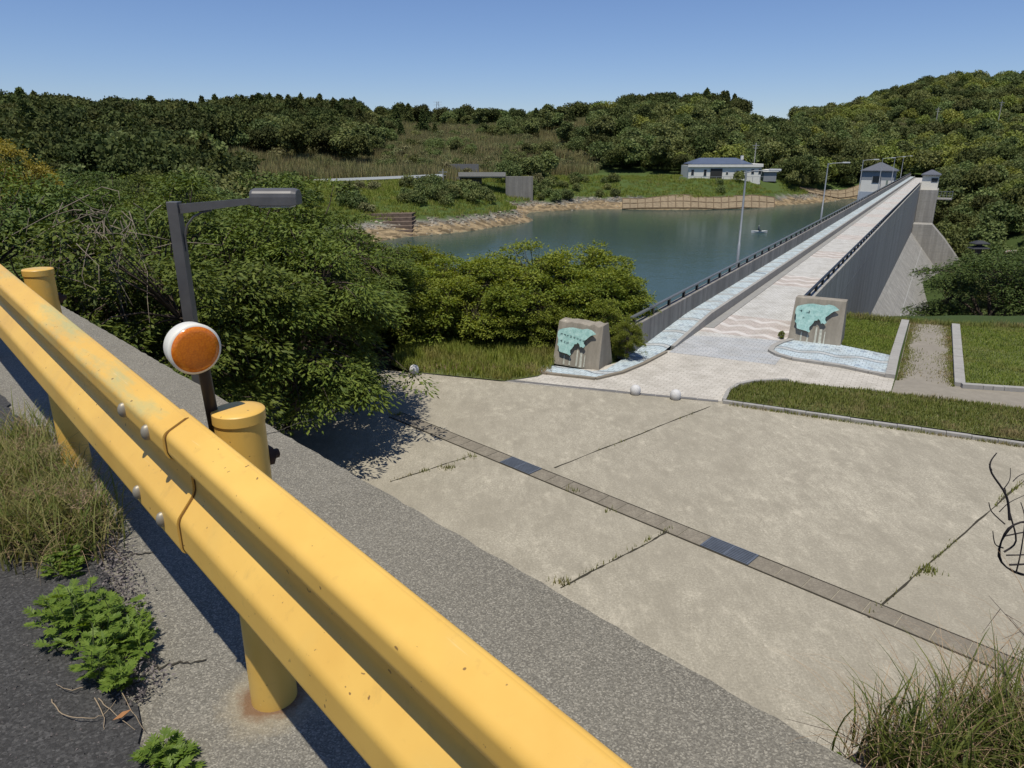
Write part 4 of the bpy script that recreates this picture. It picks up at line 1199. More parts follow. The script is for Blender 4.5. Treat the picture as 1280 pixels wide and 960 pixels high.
def limb_path(a, b_, rng, sag=.15, n=6):
    a, b_ = np.array(a), np.array(b_)
    L = np.linalg.norm(b_ - a)
    out = []
    off = rng.uniform(-1, 1, 3) * L * .10
    for k in range(n + 1):
        f = k / n
        p = a + (b_ - a) * f + off * math.sin(math.pi * f)
        p[2] += sag * L * math.sin(math.pi * f)
        out.append(p)
    return out
def near_tree(seed, Ht, R, nclump, nleaf, leafL, leafW, zlow=.22, squash=1.0, droop=.5, clump_r=.6, zmin=-.55):
    """a spreading tree: trunk and limbs, leaves gathered in flat sprays at the limb ends"""
    rng = np.random.default_rng(seed)
    lob = rng.uniform(0, 6.28, 4)
    nb = max(8, int(nclump / 6.5))
    bd = rnd_dir(nb, rng, zmin)
    baz = np.arctan2(bd[:, 1], bd[:, 0])
    lump = 1 + .16 * np.sin(2 * baz + lob[0]) + .12 * np.sin(3 * baz + lob[1]) + rng.uniform(-.16, .14, nb)
    zc, zh = Ht * (zlow + 1) / 2, Ht * (1 - zlow) / 2
    br_ = rng.uniform(.45, 1, nb) ** .4 * lump
    BC = np.stack([bd[:, 0] * R * br_, bd[:, 1] * R * br_, zc + bd[:, 2] * zh * squash * br_ * .95], -1)
    bi = rng.integers(0, nb, nclump)
    C = BC[bi] + rng.normal(0, 1, (nclump, 3)) * np.array([.145, .145, .05]) * R
    C[:, 2] = np.clip(C[:, 2], Ht * zlow * .55, Ht * 1.06)
    az = np.arctan2(C[:, 1], C[:, 0])
    mb = MB()
    th = Ht * .26
    r0 = .035 * Ht
    mb.tube([(0, 0, -.2), (.03, .02, th * .5), (0, .05, th)], [r0 * 1.25, r0 * .95, r0 * .85], 9)
    nl = 8
    order = np.argsort(az)
    mains = []
    for k in range(nl):
        a = 2 * math.pi * (k + rng.uniform(-.25, .25)) / nl
        el = rng.uniform(.25, 1.1)
        e = np.array([math.cos(a) * R * .62 * math.cos(el * .8), math.sin(a) * R * .62 * math.cos(el * .8), th + (Ht - th) * .72 * math.sin(el)])
        p = limb_path((0, 0, th * rng.uniform(.8, 1)), e, rng, .10)
        mb.tube(p, list(np.linspace(r0 * .55, r0 * .16, len(p))), 6)
        mains.append(p)
    allp = np.array([q for p in mains for q in p[2:]])
    for c in C[::1]:
        d = np.linalg.norm(allp - c, axis=1)
        q = allp[np.argmin(d)]
        mb.tube(limb_path(q, c, rng, .08, 3), [r0 * .13, r0 * .10, r0 * .07, r0 * .03], 4, cap=False)
    n = nclump * nleaf
    ci = np.repeat(np.arange(nclump), nleaf)
    cr = rng.uniform(.6, 1.25, nclump)[ci] * clump_r
    a = rng.uniform(0, 2 * np.pi, n); q = np.sqrt(rng.uniform(0, 1, n))
    off = np.stack([np.cos(a) * q * cr, np.sin(a) * q * cr, rng.normal(0, .18, n) * cr - droop * .35 * (q ** 2) * cr], -1)
    outd = nrm(C - np.array([0, 0, zc]))[ci]
    off[:, 2] -= (off[:, :2] * outd[:, :2]).sum(1) * .35
    P = C[ci] + off
    D = np.stack([np.cos(a), np.sin(a), np.full(n, -droop)], -1) + rng.normal(0, .45, (n, 3)) + outd * .35
    U = np.array([0, 0, 1.0]) + rng.normal(0, .45, (n, 3))
    L = leafL * rng.uniform(.6, 1.25, n); W = leafW * rng.uniform(.7, 1.2, n)
    V, F = leaf_quads(P, D, U, L, W)
    return mb, V, F
def lobed_crown(seed, Ht, R, nlobe, n, size, zlow=.2, kind='round'):
    rng = np.random.default_rng(seed)
    if kind == 'cone':
        t = rng.uniform(0, 1, n) ** 1.35
        a = rng.uniform(0, 2 * np.pi, n)
        tier = .75 + .25 * np.abs(np.sin(t * 22 + rng.uniform(0, .6, n)))
        r = R * (1 - t) ** .75 * tier * (1 + .22 * np.sin(a * 3 + t * 9) + .12 * np.sin(a * 7 + 2)) * rng.uniform(.55, 1.05, n) ** .5
        P = np.stack([np.cos(a) * r, np.sin(a) * r, Ht * (zlow + (1 - zlow) * t) - .12 * r], -1)
        Nn = nrm(np.stack([np.cos(a), np.sin(a), np.full(n, .35)], -1))
    else:
        ld = rnd_dir(nlobe, rng, -.35)
        lc = np.stack([ld[:, 0] * R * .62, ld[:, 1] * R * .62, Ht * (zlow + 1) / 2 + ld[:, 2] * Ht * (1 - zlow) * .34], -1)
        lr = R * rng.uniform(.30, .52, nlobe)
        i = rng.integers(0, nlobe, n)
        d = rnd_dir(n, rng, -.75)
        P = lc[i] + d * (lr[i] * rng.uniform(.72, 1.1, n))[:, None] * np.array([1, 1, .85])
        Nn = d
    P[:, 2] = np.maximum(P[:, 2], .1)
    D = nrm(rng.normal(0, 1, (n, 3)) + np.array([0, 0, -.3]) + Nn * .2)
    U = Nn + rng.normal(0, .55, (n, 3))
    L = size * rng.uniform(.55, 1.3, n)
    return leaf_quads(P, D, U, L, L * rng.uniform(.55, .85, n), .1)

# ------------------------------------------------------------------ near trees
protos = {}
def proto(key, mat, **kw):
    if key not in protos:
        mb, V, F = near_tree(**kw)
        protos[key] = (mb, V, F, mat, {})
    return protos[key]
def place_tree(name, key, x, y, z, label, cat, rz, scl=(1, 1, 1), group=None, mat=None):
    mb, V, F, m0, cache = protos[key]
    m = mat or m0
    r = thing(name, label, cat, (x, y, z), rz, group)
    if m.name not in cache:
        c = np_mesh('crown', V, F, m, r); t = mb.build('trunk', M_bark, r)
        cache[m.name] = (c, t)
    else:
        for o in cache[m.name]:
            q = o.copy(); COL.objects.link(q); q.parent = r
    r.scale = scl
    return r
proto('cherryA', M_cherry, seed=21, Ht=6.0, R=3.2, nclump=340, nleaf=130, leafL=.155, leafW=.058, zlow=.08, clump_r=.46, zmin=-.85)
proto('cherryB', M_cherry, seed=22, Ht=6.4, R=3.3, nclump=330, nleaf=125, leafL=.155, leafW=.058, zlow=.11, clump_r=.48)
proto('bushA', M_bush, seed=31, Ht=3.4, R=2.3, nclump=420, nleaf=72, zmin=-1, leafL=.13, leafW=.065, zlow=.06, droop=.1, clump_r=.36)
proto('bushB', M_bush, seed=32, Ht=3.3, R=2.2, nclump=420, nleaf=72, zmin=-1, leafL=.13, leafW=.065, zlow=.05, droop=.1, clump_r=.36)
proto('firish', M_fir, seed=41, Ht=8.0, R=4.4, nclump=360, nleaf=120, zmin=-.9, leafL=.22, leafW=.085, zlow=.10, droop=.25, clump_r=.85)
gT = 'leafy trees left of the plaza'
NEAR = [
 ('broadleaf_tree', 'cherryA', -6.0, 18.2, 'leafy tree whose shadow falls on the drain end of the plaza', .3, (1, 1, .95), None),
 ('broadleaf_tree', 'cherryB', -7.6, 15.0, 'leafy tree directly behind the dark grey lamp post', 1.7, (1, 1, .92), None),
 ('broadleaf_tree', 'cherryA', -11.0, 14.6, 'dark leafy tree close against the wall left of the lamp post', 2.9, (1, 1, .90), M_cherry2),
 ('broadleaf_tree', 'cherryB', -8.2, 20.5, 'taller leafy tree standing behind the lamp arm', 4.0, (1.05, 1.05, 1.0), None),
 ('broadleaf_tree', 'cherryA', -13.2, 19.6, 'dark green tree at the left behind the bare twiggy patch', 5.1, (1.1, 1.1, 1.08), M_cherry2),
 ('broadleaf_tree', 'cherryB', -18.0, 19.5, 'leafy tree at the far left edge of the view', .9, (1.1, 1.1, 1.02), None),
 ('broadleaf_tree', 'cherryA', -16.2, 25.5, 'tall leafy tree topping the left thicket', 2.2, (1.15, 1.15, 1.12), None),
 ('broadleaf_tree', 'cherryB', -10.6, 26.0, 'leafy tree at the back of the left thicket', 3.3, (1.05, 1.05, 1.0), M_cherry2),
 ('broadleaf_tree', 'cherryA', -22.5, 26.5, 'leafy tree at the back left below the dark wood', 4.4, (1.15, 1.15, 1.1), M_cherry2),
 ('broadleaf_tree', 'cherryB', -6.4, 26.2, 'lower leafy tree between the thicket and the bushes', 5.5, (.95, .95, .78), M_cherry),
 ('broadleaf_tree', 'cherryA', -14.5, 12.8, 'leafy tree beside the far end of the wall', 3.8, (1.0, 1.0, .92), None),
]
for nm, key, x, y, lab, rz, s_, m in NEAR: place_tree(nm, key, x, y, -.08, lab, 'tree', rz, s_, gT, m)
gB = 'bushes behind the weedy verge'
BUSH = [
 ('bushA', -3.6, 28.6, 'leftmost rounded bush behind the white ball and grass verge', .2, (1, 1, .90), None),
 ('bushB', -.9, 28.8, 'rounded bush in the middle of the row behind the verge', 1.4, (1, 1, 1.0), None),
 ('bushA', 1.7, 28.9, 'tallest bush of the row behind the lettered monument', 2.5, (1.05, 1.05, 1.08), None),
 ('bushB', 4.0, 29.3, 'bush leaning on the dam parapet at the right end of the row', 3.9, (.9, .9, .95), None),
 ('bushB', -2.3, 27.9, 'leafy bush squeezed between the two left bushes of the row', 2.2, (.9, .9, .82), None),
 ('bushA', .5, 28.2, 'leafy bush filling the middle gap of the row behind the verge', 3.2, (.95, .95, .86), None),
 ('bushB', 2.9, 28.3, 'leafy bush between the tallest bush and the parapet bush', 4.4, (.85, .85, .88), None),
 ('bushA', -5.2, 27.6, 'leafy bush at the left end of the row beside the big trees', 5.2, (.95, .95, .86), None),
 ('bushA', .4, 27.0, 'low bush at the back edge of the grass verge', 5.0, (.62, .62, .62), None),
 ('bushA', 2.95, 26.7, 'dark low bush directly behind the lettered monument', 1.0, (.6, .6, .62), None),
]
for key, x, y, lab, rz, s_, m in BUSH: place_tree('bush', key, x, y, -.05, lab, 'bush', rz, s_, gB, m)
place_tree('bush', 'bushB', -4.9, 30.6, -.1, 'bright lime green bush below the stepped bank wall', 'bush', .6, (1.0, 1.0, 1.06), None, M_lime)
place_tree('bush', 'bushA', -6.9, 35.0, -.6, 'pale grey green shrub in front of the reservoir edge', 'bush', 2.6, (.9, .9, 1.0), None, M_silver)
place_tree('broadleaf_tree', 'cherryB', -23.5, 34, 0, 'yellow flowering tree at the far left edge above the thicket', 'tree', 2.6, (.8, .8, 1.17), None, leafmat('yellow_leaf', (.22, .20, .03), (.36, .30, .06), .3, .1))
p = SO(23.6, -9.0)
place_tree('bush', 'bushA', p[0], p[1], .05, 'small green shrub between the lettered monument and the parapet', 'bush', 1.1, (.24, .24, .42))
p = SO(29.6, -4.75)
place_tree('bush', 'bushB', p[0], p[1], 0, 'tiny weed at the left foot of the lawn monument', 'bush', 1.1, (.06, .06, .10))
p = on(1233, 45)
place_tree('evergreen_tree', 'firish', p[0], p[1], p[2], 'broad dark tree beyond the right lawn beside the dam face', 'tree', .4, (1.09, 1.09, 1.04 * (1.0 - p[2]) / 8.0 if p[2] < -4 else 1))
p = on(1330, 47)
place_tree('evergreen_tree', 'firish', p[0], p[1], p[2], 'dark tree cut by the right edge of the view beyond the lawn', 'tree', 2.4, (1.0, 1.0, (0.6 - p[2]) / 8.0))

# bare twigs showing through the left thicket
rgt = np.random.default_rng(55)
c0 = GY(128, 292, 13.6)
mb = MB()
for k in range(70):
    a = np.array([rgt.normal(0, .45), rgt.normal(0, .5), rgt.normal(.1, .35)])
    d = np.array([rgt.normal(.1, .5), rgt.normal(-.5, .4), rgt.normal(-.35, .5)]); L = rgt.uniform(.5, 1.3)
    P = [a, a + d * L * .4 + rgt.normal(0, .06, 3), a + d * L * .75 + rgt.normal(0, .08, 3), a + d * L + np.array([0, 0, -.15])]
    mb.tube(P, [.011, .008, .006, .003], 4, cap=False)
tag(mb.build('bare_twigs', simple('bare_twig_bark', (.20, .165, .125), .9, .1, var=.25), loc=c0), 'tangle of bare brown twigs showing through the left thicket', 'twigs')

# ------------------------------------------------------------------ far trees
def far_mesh(name, kind, seed, Ht, R, n, size, mat, zlow=.2, nlobe=16):
    V, F = lobed_crown(seed, Ht, R, nlobe, n, size, zlow, kind)
    o = np_mesh(name, V, F, mat)
    return o
FAR = {}
def far_kind(key, name, kind, seeds, **kw):
    FAR[key] = [far_mesh(name, kind, s, **kw) for s in seeds]
far_kind('broad', 'broadleaf_tree', 'round', (1, 2), Ht=7.5, R=3.8, n=2300, size=.62, mat=M_broad)
FAR['broad'] += [far_mesh('broadleaf_tree', 'round', 51, 6.2, 4.3, 2300, .5, M_broad, .1, 26), far_mesh('broadleaf_tree', 'round', 52, 8.6, 3.3, 2300, .7, M_broad, .15, 11), far_mesh('broadleaf_tree', 'round', 53, 5.4, 3.2, 1700, .5, M_broad, .05, 20)]
far_kind('pine', 'evergreen_tree', 'cone', (4, 5), Ht=9.5, R=3.3, n=2000, size=.75, mat=M_pine, zlow=.06)
far_kind('dome', 'evergreen_tree', 'round', (14, 15), Ht=8.5, R=3.9, n=2300, size=.60, mat=M_pine, zlow=.12)
far_kind('chink', 'yellow_green_tree', 'round', (6, 7), Ht=7.5, R=4.0, n=2300, size=.62, mat=M_chink)
far_kind('shrub', 'shrub', 'round', (8, 9), Ht=3.0, R=2.2, n=900, size=.5, mat=M_shrub, zlow=.02)
far_kind('dshrub', 'shrub', 'round', (18, 19), Ht=3.4, R=2.3, n=900, size=.5, mat=M_broad, zlow=.02)
# reed tuft and grass tuft used by the uncountable cover
rng = np.random.default_rng(3)
def tuft(name, n, spread, h, wd, mat, bend=.6, seg=2):
    a = rng.uniform(0, 6.28, n); r = spread * np.sqrt(rng.uniform(0, 1, n))
    R_ = np.stack([np.cos(a) * r, np.sin(a) * r, np.zeros(n)], -1)
    b_ = rng.uniform(0, 6.28, n); T = np.stack([np.cos(b_), np.sin(b_), np.zeros(n)], -1)
    V, F = blades(R_, T, h * rng.uniform(.6, 1.2, n), wd * rng.uniform(.6, 1.3, n), bend * rng.uniform(.2, 1.4, n), seg)
    return np_mesh(name, V, F, mat)

def bern(n, p): return RG.uniform(0, 1, n) < p
close_trees = []
cand = []                                 # (x, y, z, kind, scale)
def field(spacing, x0, x1, y0, y1):
    gx, gy = np.meshgrid(np.arange(x0, x1, spacing), np.arange(y0, y1, spacing))
    gx = gx + RG.uniform(-.45, .45, gx.shape) * spacing; gy = gy + RG.uniform(-.45, .45, gy.shape) * spacing
    return gx.ravel(), gy.ravel()
def pxv(x, y, z): return 640 + 888 * x / (y * math.cos(PITCH) - (z - H) * math.sin(PITCH))
gx, gy = field(4.4, -330, 420, 34, 470)
gz_ = terr(gx, gy); gp = pxv(gx, gy, gz_)
gs = gx * DD[0] + gy * DD[1]; go = gx * NN[0] + gy * NN[1]
keep = (gp > -140) & (gp < 1420)
water_ok = ((go > 0) & (gs < 235)) | (gz_ > -3.6)
dam_ex = (gs < 255) & (go > -13) & (go < np.where(gs < 180, 5.0, -2.0)) & ~((gs > 176) & (go > -1.5))
upst = (go < -8) | (gs > 235)
bld = upst & (gp > 690) & (gp < 985) & (gy > 175) & (gy < 222)
bld2 = (abs(gx - wp[0] - 12) < 17) & (abs(gy - wp[1] - 3) < 9)
road = upst & (gp > 255) & (gp < 700) & (gy > 142) & (gy < 190)
park = (abs(gx - on(1224, 112)[0]) < 5) & (gy > 92) & (gy < 115)
near_ex = (gy < 62) & (gp > 330) & (gp < 1150)
near_ex |= (np.hypot(gx, gy) < 34) | ((gy < 55) & (gp > 1140))
ok = keep & water_ok & ~dam_ex & ~bld & ~bld2 & ~road & ~park & ~near_ex
ridge_e = 400
for x, y, z, p_ in zip(gx[ok], gy[ok], gz_[ok], gp[ok]):
    s, o = x * DD[0] + y * DD[1], x * NN[0] + y * NN[1]
    u = RG.uniform(); nz = float(vnoise(x, y, 16.0)); k = None; sc_ = RG.uniform(.62, 1.25)
    if o > -4 and s < 235:                       # valley side right of the dam
        k = 'broad' if u < .62 + .3 * nz else ('dshrub' if u < .85 else 'dome'); sc_ *= .85 if y > 100 else .75
        if u > .96: k = 'chink'
    elif p_ < 300:
        if y < 72:
            if u < .62 and x < -4 and math.hypot(x + 23.5, y - 34) > 5: close_trees.append((x, y, z, sc_))
            k = None
        elif y < 112: k = 'broad' if u < .7 else ('dome' if u < .9 else 'dshrub'); sc_ *= .75
        elif u < .86 + .2 * nz: k = 'dome' if u < .78 else 'pine'
        else: k = 'broad'
    elif p_ < 455:
        if y < 195: k = 'dshrub' if u < .12 else None
        elif y < 255: k = ('broad' if u < .35 else 'dome' if u < .7 else 'shrub') if nz > -.25 else ('shrub' if u < .4 else None)
        else: k = ('pine' if u < .28 else 'dome') if (u < .75 or y > 300) else ('broad' if nz > 0 else None)
    elif p_ < 745:
        if y < 185: k = 'dshrub' if (z > -2.6 and 510 < p_ < 640 and 136 < y < 152 and u < .9) else ('shrub' if u < .1 and z > -3 else None)
        elif y < 260: k = 'shrub' if u < .42 else ('broad' if u < .46 + .3 * nz else ('dshrub' if u < .72 else None)); sc_ *= .8
        elif y < 345: k = 'broad' if (nz > .42 and u < .75) else ('shrub' if u < .22 else ('pine' if u > .97 else ('dshrub' if u < .30 else None))); sc_ *= .85
        else: k = 'dome' if u < .28 else ('broad' if u < .45 else ('shrub' if u < .7 else None))
    elif p_ < 1000:
        if y < 320: k = 'broad' if u < .70 else ('chink' if u < .82 and nz > 0 else ('dome' if u < .92 else 'dshrub'))
        elif y < 372: k = ('pine' if u < .22 else 'dome') if (p_ < 965 and p_ > 780 and u < .9) else ('broad' if u < .25 else 'shrub')
        else: k = 'broad' if u < .3 else None
        if y > 300 and 930 < p_ < 990: k = 'shrub' if u < .3 else None
    else:
        k = 'broad' if u < .60 else ('chink' if u < .80 + .1 * nz else ('dome' if u < .92 else 'dshrub'))
        if 285 < y < 335 and p_ > 1050 and nz < .2: k = 'dshrub' if u < .6 else 'shrub'
    if upst is None: pass
    if k: cand.append((x, y, z, k, sc_, p_))
kk = ('broad', 'pine', 'dome', 'chink', 'shrub', 'dshrub')
# extra cover on the headland and far bank, placed thicker than the tree grid
gx, gy = field(2.3, -110, 150, 128, 215)
gz2 = terr(gx, gy); gp2 = pxv(gx, gy, gz2); go2 = gx * NN[0] + gy * NN[1]
for x, y, z, p_, o in zip(gx, gy, gz2, gp2, go2):
    if o > -14: continue
    u = RG.uniform(); nz = float(vnoise(x, y, 8))
    if z > -2.7 and 500 < p_ < 640 and 136 < y < 154 and u < .62: cand.append((x, y, z, 'dshrub', RG.uniform(.5, .85), p_))
    elif 636 < p_ < 770 and z > -4.6 and 173 < y < 206 and u < (.5 if nz > -.2 else .15): cand.append((x, y, z, 'dshrub', RG.uniform(.5, .8), p_))
    elif 380 < p_ < 470 and 128 < y < 160 and z > -4 and nz > .25 and u < .3: cand.append((x, y, z, 'shrub', RG.uniform(.4, .8), p_))
    elif 895 < p_ < 1000 and z > -3.8 and 192 < y < 206 and u < .10: cand.append((x, y, z, 'dshrub', RG.uniform(.4, .9), p_))
SHAPE_H = dict(broad=7.5, pine=9.5, dome=8.5, chink=7.5, shrub=3.0, dshrub=3.4)
def zone_label(k, p_, y, o, s):
    nm = dict(broad='rounded green tree', pine='dark pointed evergreen', dome='dark rounded evergreen', chink='bright yellow green tree', shrub='dull brownish shrub', dshrub='dense green shrub')[k]
    if o > -4 and s < 235: z_ = 'on the wooded valley side right of the dam'
    elif p_ < 300 and y < 112: z_ = 'in the thicket below the dark left wood'
    elif p_ < 455: z_ = 'in the dark wood on the left ridge'
    elif p_ < 700 and y < 170: z_ = 'on top of the grassy headland in the reservoir'
    elif p_ < 745: z_ = 'on the brushy slope behind the far road'
    elif p_ < 1000: z_ = 'on the slope behind the white building'
    else: z_ = 'on the high hill beyond the far dam end'
    if 'green tree' in nm and k == 'broad': pass
    return nm + ' ' + z_, {'broad': 'trees', 'chink': 'trees', 'pine': 'evergreens', 'dome': 'evergreens', 'shrub': 'shrubs', 'dshrub': 'shrubs'}[k] + ' ' + z_
budget = {'broad': 150, 'chink': 40, 'pine': 70, 'dome': 70, 'shrub': 30, 'dshrub': 90}
for i, (x, y, z, sc_) in enumerate(close_trees):
    place_tree('broadleaf_tree', 'cherryA' if i % 2 else 'cherryB', x, y, z - .1, 'leafy tree deep in the thicket behind the big left trees', 'tree', float(RG.uniform(0, 6.28)), (1.05 * sc_ + .1, 1.05 * sc_ + .1, .92 * sc_ + .06), 'thicket trees behind the big left trees', M_cherry2 if i % 3 else None)
byk = {k: [] for k in kk}
for c in cand:
    x, y, z, k, sc_, p_ = c
    vis = 1.0 if -10 < p_ < 1290 else .05
    if p_ < 330 and y < 75: vis *= .4
    byk[k].append((SHAPE_H[k] * sc_ / math.hypot(x, y) * vis, c))
stuff_pts = {k: [] for k in kk}
used_first = set()
for k in kk:
    L = sorted(byk[k], key=lambda t: -t[0])
    for i, (_, (x, y, z, k_, sc_, p_)) in enumerate(L):
        if i < budget[k]:
            vi = int(RG.integers(0, len(FAR[k])))
            src = FAR[k][vi]
            o = src if (k, vi) not in used_first else src.copy()
            if (k, vi) in used_first: COL.objects.link(o)
            used_first.add((k, vi))
            o.location = (x, y, z - .25); o.rotation_euler = (0, 0, RG.uniform(0, 6.28)); o.scale = (sc_ * RG.uniform(.9, 1.15), sc_ * RG.uniform(.9, 1.15), sc_)
            s, ov = x * DD[0] + y * DD[1], x * NN[0] + y * NN[1]
            lab, grp = zone_label(k, p_, y, ov, s)
            tag(o, lab, 'shrub' if 'shrub' in k else 'tree', grp)
        else:
            stuff_pts[k].append((x, y, z - .25, sc_))
def scatter(name, pts, sources, label, cat, seed=1):
    """uncountable cover: one object, instances on its own points"""
    pts = np.array(pts)
    me = bpy.data.meshes.new(name)
    me.vertices.add(len(pts)); me.vertices.foreach_set('co', np.ascontiguousarray(pts[:, :3], dtype=np.float32).ravel())
    rg = np.random.default_rng(seed)
    for an, val in (('scl', pts[:, 3]), ('rot', rg.uniform(0, 6.28, len(pts))), ('pick', rg.integers(0, len(sources), len(pts)))):
        at = me.attributes.new(an, 'FLOAT', 'POINT'); at.data.foreach_set('value', np.asarray(val, dtype=np.float32))
    ob = bpy.data.objects.new(name, me); COL.objects.link(ob)
    ng = bpy.data.node_groups.new(name, 'GeometryNodeTree')
    ng.interface.new_socket('Geometry', in_out='INPUT', socket_type='NodeSocketGeometry')
    ng.interface.new_socket('Geometry', in_out='OUTPUT', socket_type='NodeSocketGeometry')
    gi = ng.nodes.new('NodeGroupInput'); gout = ng.nodes.new('NodeGroupOutput')
    jn = ng.nodes.new('GeometryNodeJoinGeometry')
    def attr(n):
        a = ng.nodes.new('GeometryNodeInputNamedAttribute'); a.data_type = 'FLOAT'; a.inputs['Name'].default_value = n
        return a.outputs[0]
    cx = ng.nodes.new('ShaderNodeCombineXYZ'); ng.links.new(attr('rot'), cx.inputs[2])
    for i, s in enumerate(sources):
        oi = ng.nodes.new('GeometryNodeObjectInfo'); oi.transform_space = 'ORIGINAL'
        oi.inputs['Object'].default_value = s; oi.inputs['As Instance'].default_value = True
        ip = ng.nodes.new('GeometryNodeInstanceOnPoints')
        cmp_ = ng.nodes.new('FunctionNodeCompare'); cmp_.data_type = 'FLOAT'; cmp_.operation = 'EQUAL'
        ng.links.new(attr('pick'), cmp_.inputs[0]); cmp_.inputs[1].default_value = i; cmp_.inputs['Epsilon'].default_value = .1
        ng.links.new(gi.outputs[0], ip.inputs['Points']); ng.links.new(oi.outputs['Geometry'], ip.inputs['Instance'])
        ng.links.new(cmp_.outputs[0], ip.inputs['Selection'])
        ng.links.new(cx.outputs[0], ip.inputs['Rotation']); ng.links.new(attr('scl'), ip.inputs['Scale'])
        ng.links.new(ip.outputs[0], jn.inputs[0])
    ng.links.new(jn.outputs[0], gout.inputs[0])
    md = ob.modifiers.new('scatter', 'NODES'); md.node_group = ng
    return tag(ob, label, cat, kind='stuff')
for k, nm, lab in (('broad', 'broadleaf_woodland', 'green broadleaf woodland covering the far hills'), ('pine', 'pine_woodland', 'dark pointed evergreens massed along the far ridges'),
                   ('dome', 'evergreen_woodland', 'dark rounded evergreens massed over the far hills'), ('chink', 'yellow_green_woodland', 'yellow green crowns mixed through the far woods'),
                   ('shrub', 'brush_cover', 'dull brownish brush covering the far slopes'), ('dshrub', 'shrub_cover', 'green shrub cover over the far slopes')):
    if stuff_pts[k]: scatter(nm, stuff_pts[k], FAR[k], lab, 'woodland', seed=hash(k) % 1000 if False else len(k))

# ------------------------------------------------------------------ reeds and bank grass
def first_at(o, p, lab, cat):
    o.location = [float(v) for v in p]; return tag(o, lab, cat)
reed = tuft('reed_clump', 100, 1.7, 2.3, .17, M_reed, .5)
gx, gy = field(1.9, -150, 60, 150, 345)
z = terr(gx, gy); p_ = pxv(gx, gy, z); nz = vnoise(gx, gy, 16.0)
m = (p_ > 285) & (p_ < 745) & (z > .6) & ((gy > 168) | (gy < 160)) & (RG.uniform(0, 1, len(gx)) < np.where(gy < 205, .9, np.where(nz < .3, .85, .15)))
R1 = np.stack([gx, gy, z - .05, RG.uniform(.6, 1.25, len(gx))], -1)[m]
gx, gy = field(2.2, 20, 110, 215, 350)
z = terr(gx, gy); p_ = pxv(gx, gy, z)
m = (p_ > 740) & (p_ < 1010) & (gy > 300) & (RG.uniform(0, 1, len(gx)) < .6)
R2 = np.stack([gx, gy, z - .05, RG.uniform(.7, 1.25, len(gx))], -1)[m]
RR_ = np.r_[R1, R2]
first_at(reed, RR_[0, :3], 'tan reed clump in the dry reed field behind the far road', 'reeds')
scatter('reed_field', RR_, [reed], 'tan dry reeds filling the field and slope behind the far road', 'reeds', 5)
gx, gy = field(.85, -110, 130, 118, 232)
z = terr(gx, gy); p_ = pxv(gx, gy, z); o_ = gx * NN[0] + gy * NN[1]
m = (p_ > 440) & (p_ < 1070) & (z > -6.35) & (z < -4.1) & (o_ < -15) & (RG.uniform(0, 1, len(gx)) < np.where(z > -5.2, .9, .45)) & ~((p_ > 778) & (p_ < 990))
B0 = np.stack([gx, gy, z, RG.uniform(.25, 1.0, len(gx)) ** 1.5 * np.where(z > -5.2, .95, .6)], -1)[m]
SO_ = []
for me, c in zip(STONES, B0[:2]):
    o = bpy.data.objects.new('shore_stone', me); COL.objects.link(o); o.location = [float(q) for q in c[:3]]
    SO_.append(tag(o, 'rough brown stone on the gravel beach of the headland', 'stone', 'stones on the reservoir shore'))
scatter('shore_stones', B0[2:], SO_, 'brown and grey stones strewn along the reservoir shore', 'stones', 8)
gtuft = tuft('grass_clump', 70, .9, .55, .07, M_grass, .8)
gx, gy = field(1.15, -110, 130, 118, 215)
z = terr(gx, gy); p_ = pxv(gx, gy, z); o_ = gx * NN[0] + gy * NN[1]
m = (p_ > 330) & (p_ < 1060) & (z > -4.2) & (z < 1.4) & (o_ < -15) & (RG.uniform(0, 1, len(gx)) < .75) & ~((p_ > 850) & (p_ < 975) & (gy > 204))
B1 = np.stack([gx, gy, z - .03, RG.uniform(.6, 1.5, len(gx))], -1)[m]
first_at(gtuft, B1[0, :3], 'green grass clump on the far bank', 'grass')
scatter('bank_grass', B1, [gtuft], 'green grass covering the headland and far bank', 'grass', 6)

# ------------------------------------------------------------------ turf near the plaza
def turf(name, poly, n, h, wd, mat, label, z0, patch=.0, bend=.9):
    rg = np.random.default_rng(len(name) + n)
    P = sample_poly(poly, n, rg)
    W = os_world(P)
    nz_ = vnoise(W[:, 0], W[:, 1], .55) * .5 + vnoise(W[:, 0], W[:, 1], 1.7) * .5
    if patch: 
        k = nz_ > rg.uniform(-1.2, patch, len(W)) - .5
        W = W[k]; nz_ = nz_[k]
    n = len(W)
    R_ = np.c_[W, np.full(n, z0)]
    b_ = rg.uniform(0, 6.28, n); T = np.stack([np.cos(b_), np.sin(b_), np.zeros(n)], -1)
    V, F = blades(R_, T, h * rg.uniform(.5, 1.3, n) * (1 + .5 * nz_), wd * rg.uniform(.7, 1.3, n), bend * rg.uniform(.2, 1.3, n), 2)
    return tag(np_mesh(name, V, F, mat), label, 'grass', kind='stuff')
turf('grass', strip, 30000, .10, .022, M_grass2, 'dull green grass of the long strip beside the plaza kerb', .05, .5)
turf('grass', lawnR, 34000, .085, .024, M_grass, 'bright green grass of the lawn at the right edge', .05)
turf('grass', lawnL, 12000, .085, .024, M_grass, 'bright green grass of the small lawn beside the monument', .05)
turf('grass', verge, 15000, .34, .026, M_grass, 'long green grass of the verge below the bushes', .03, .6, 1.1)
vb = [os_of(*p) for p in ((520, 462), (600, 456), (690, 462), (690, 469), (600, 467), (520, 466))]
turf('dry_grass', vb, 1600, .22, .02, M_dry, 'dry straw along the front edge of the weedy verge', .01, .5, 1.2)
turf('dry_grass', strip, 1500, .12, .015, M_dry, 'scattered dry straw in the plaza grass strip', .05, .4, 1.2)
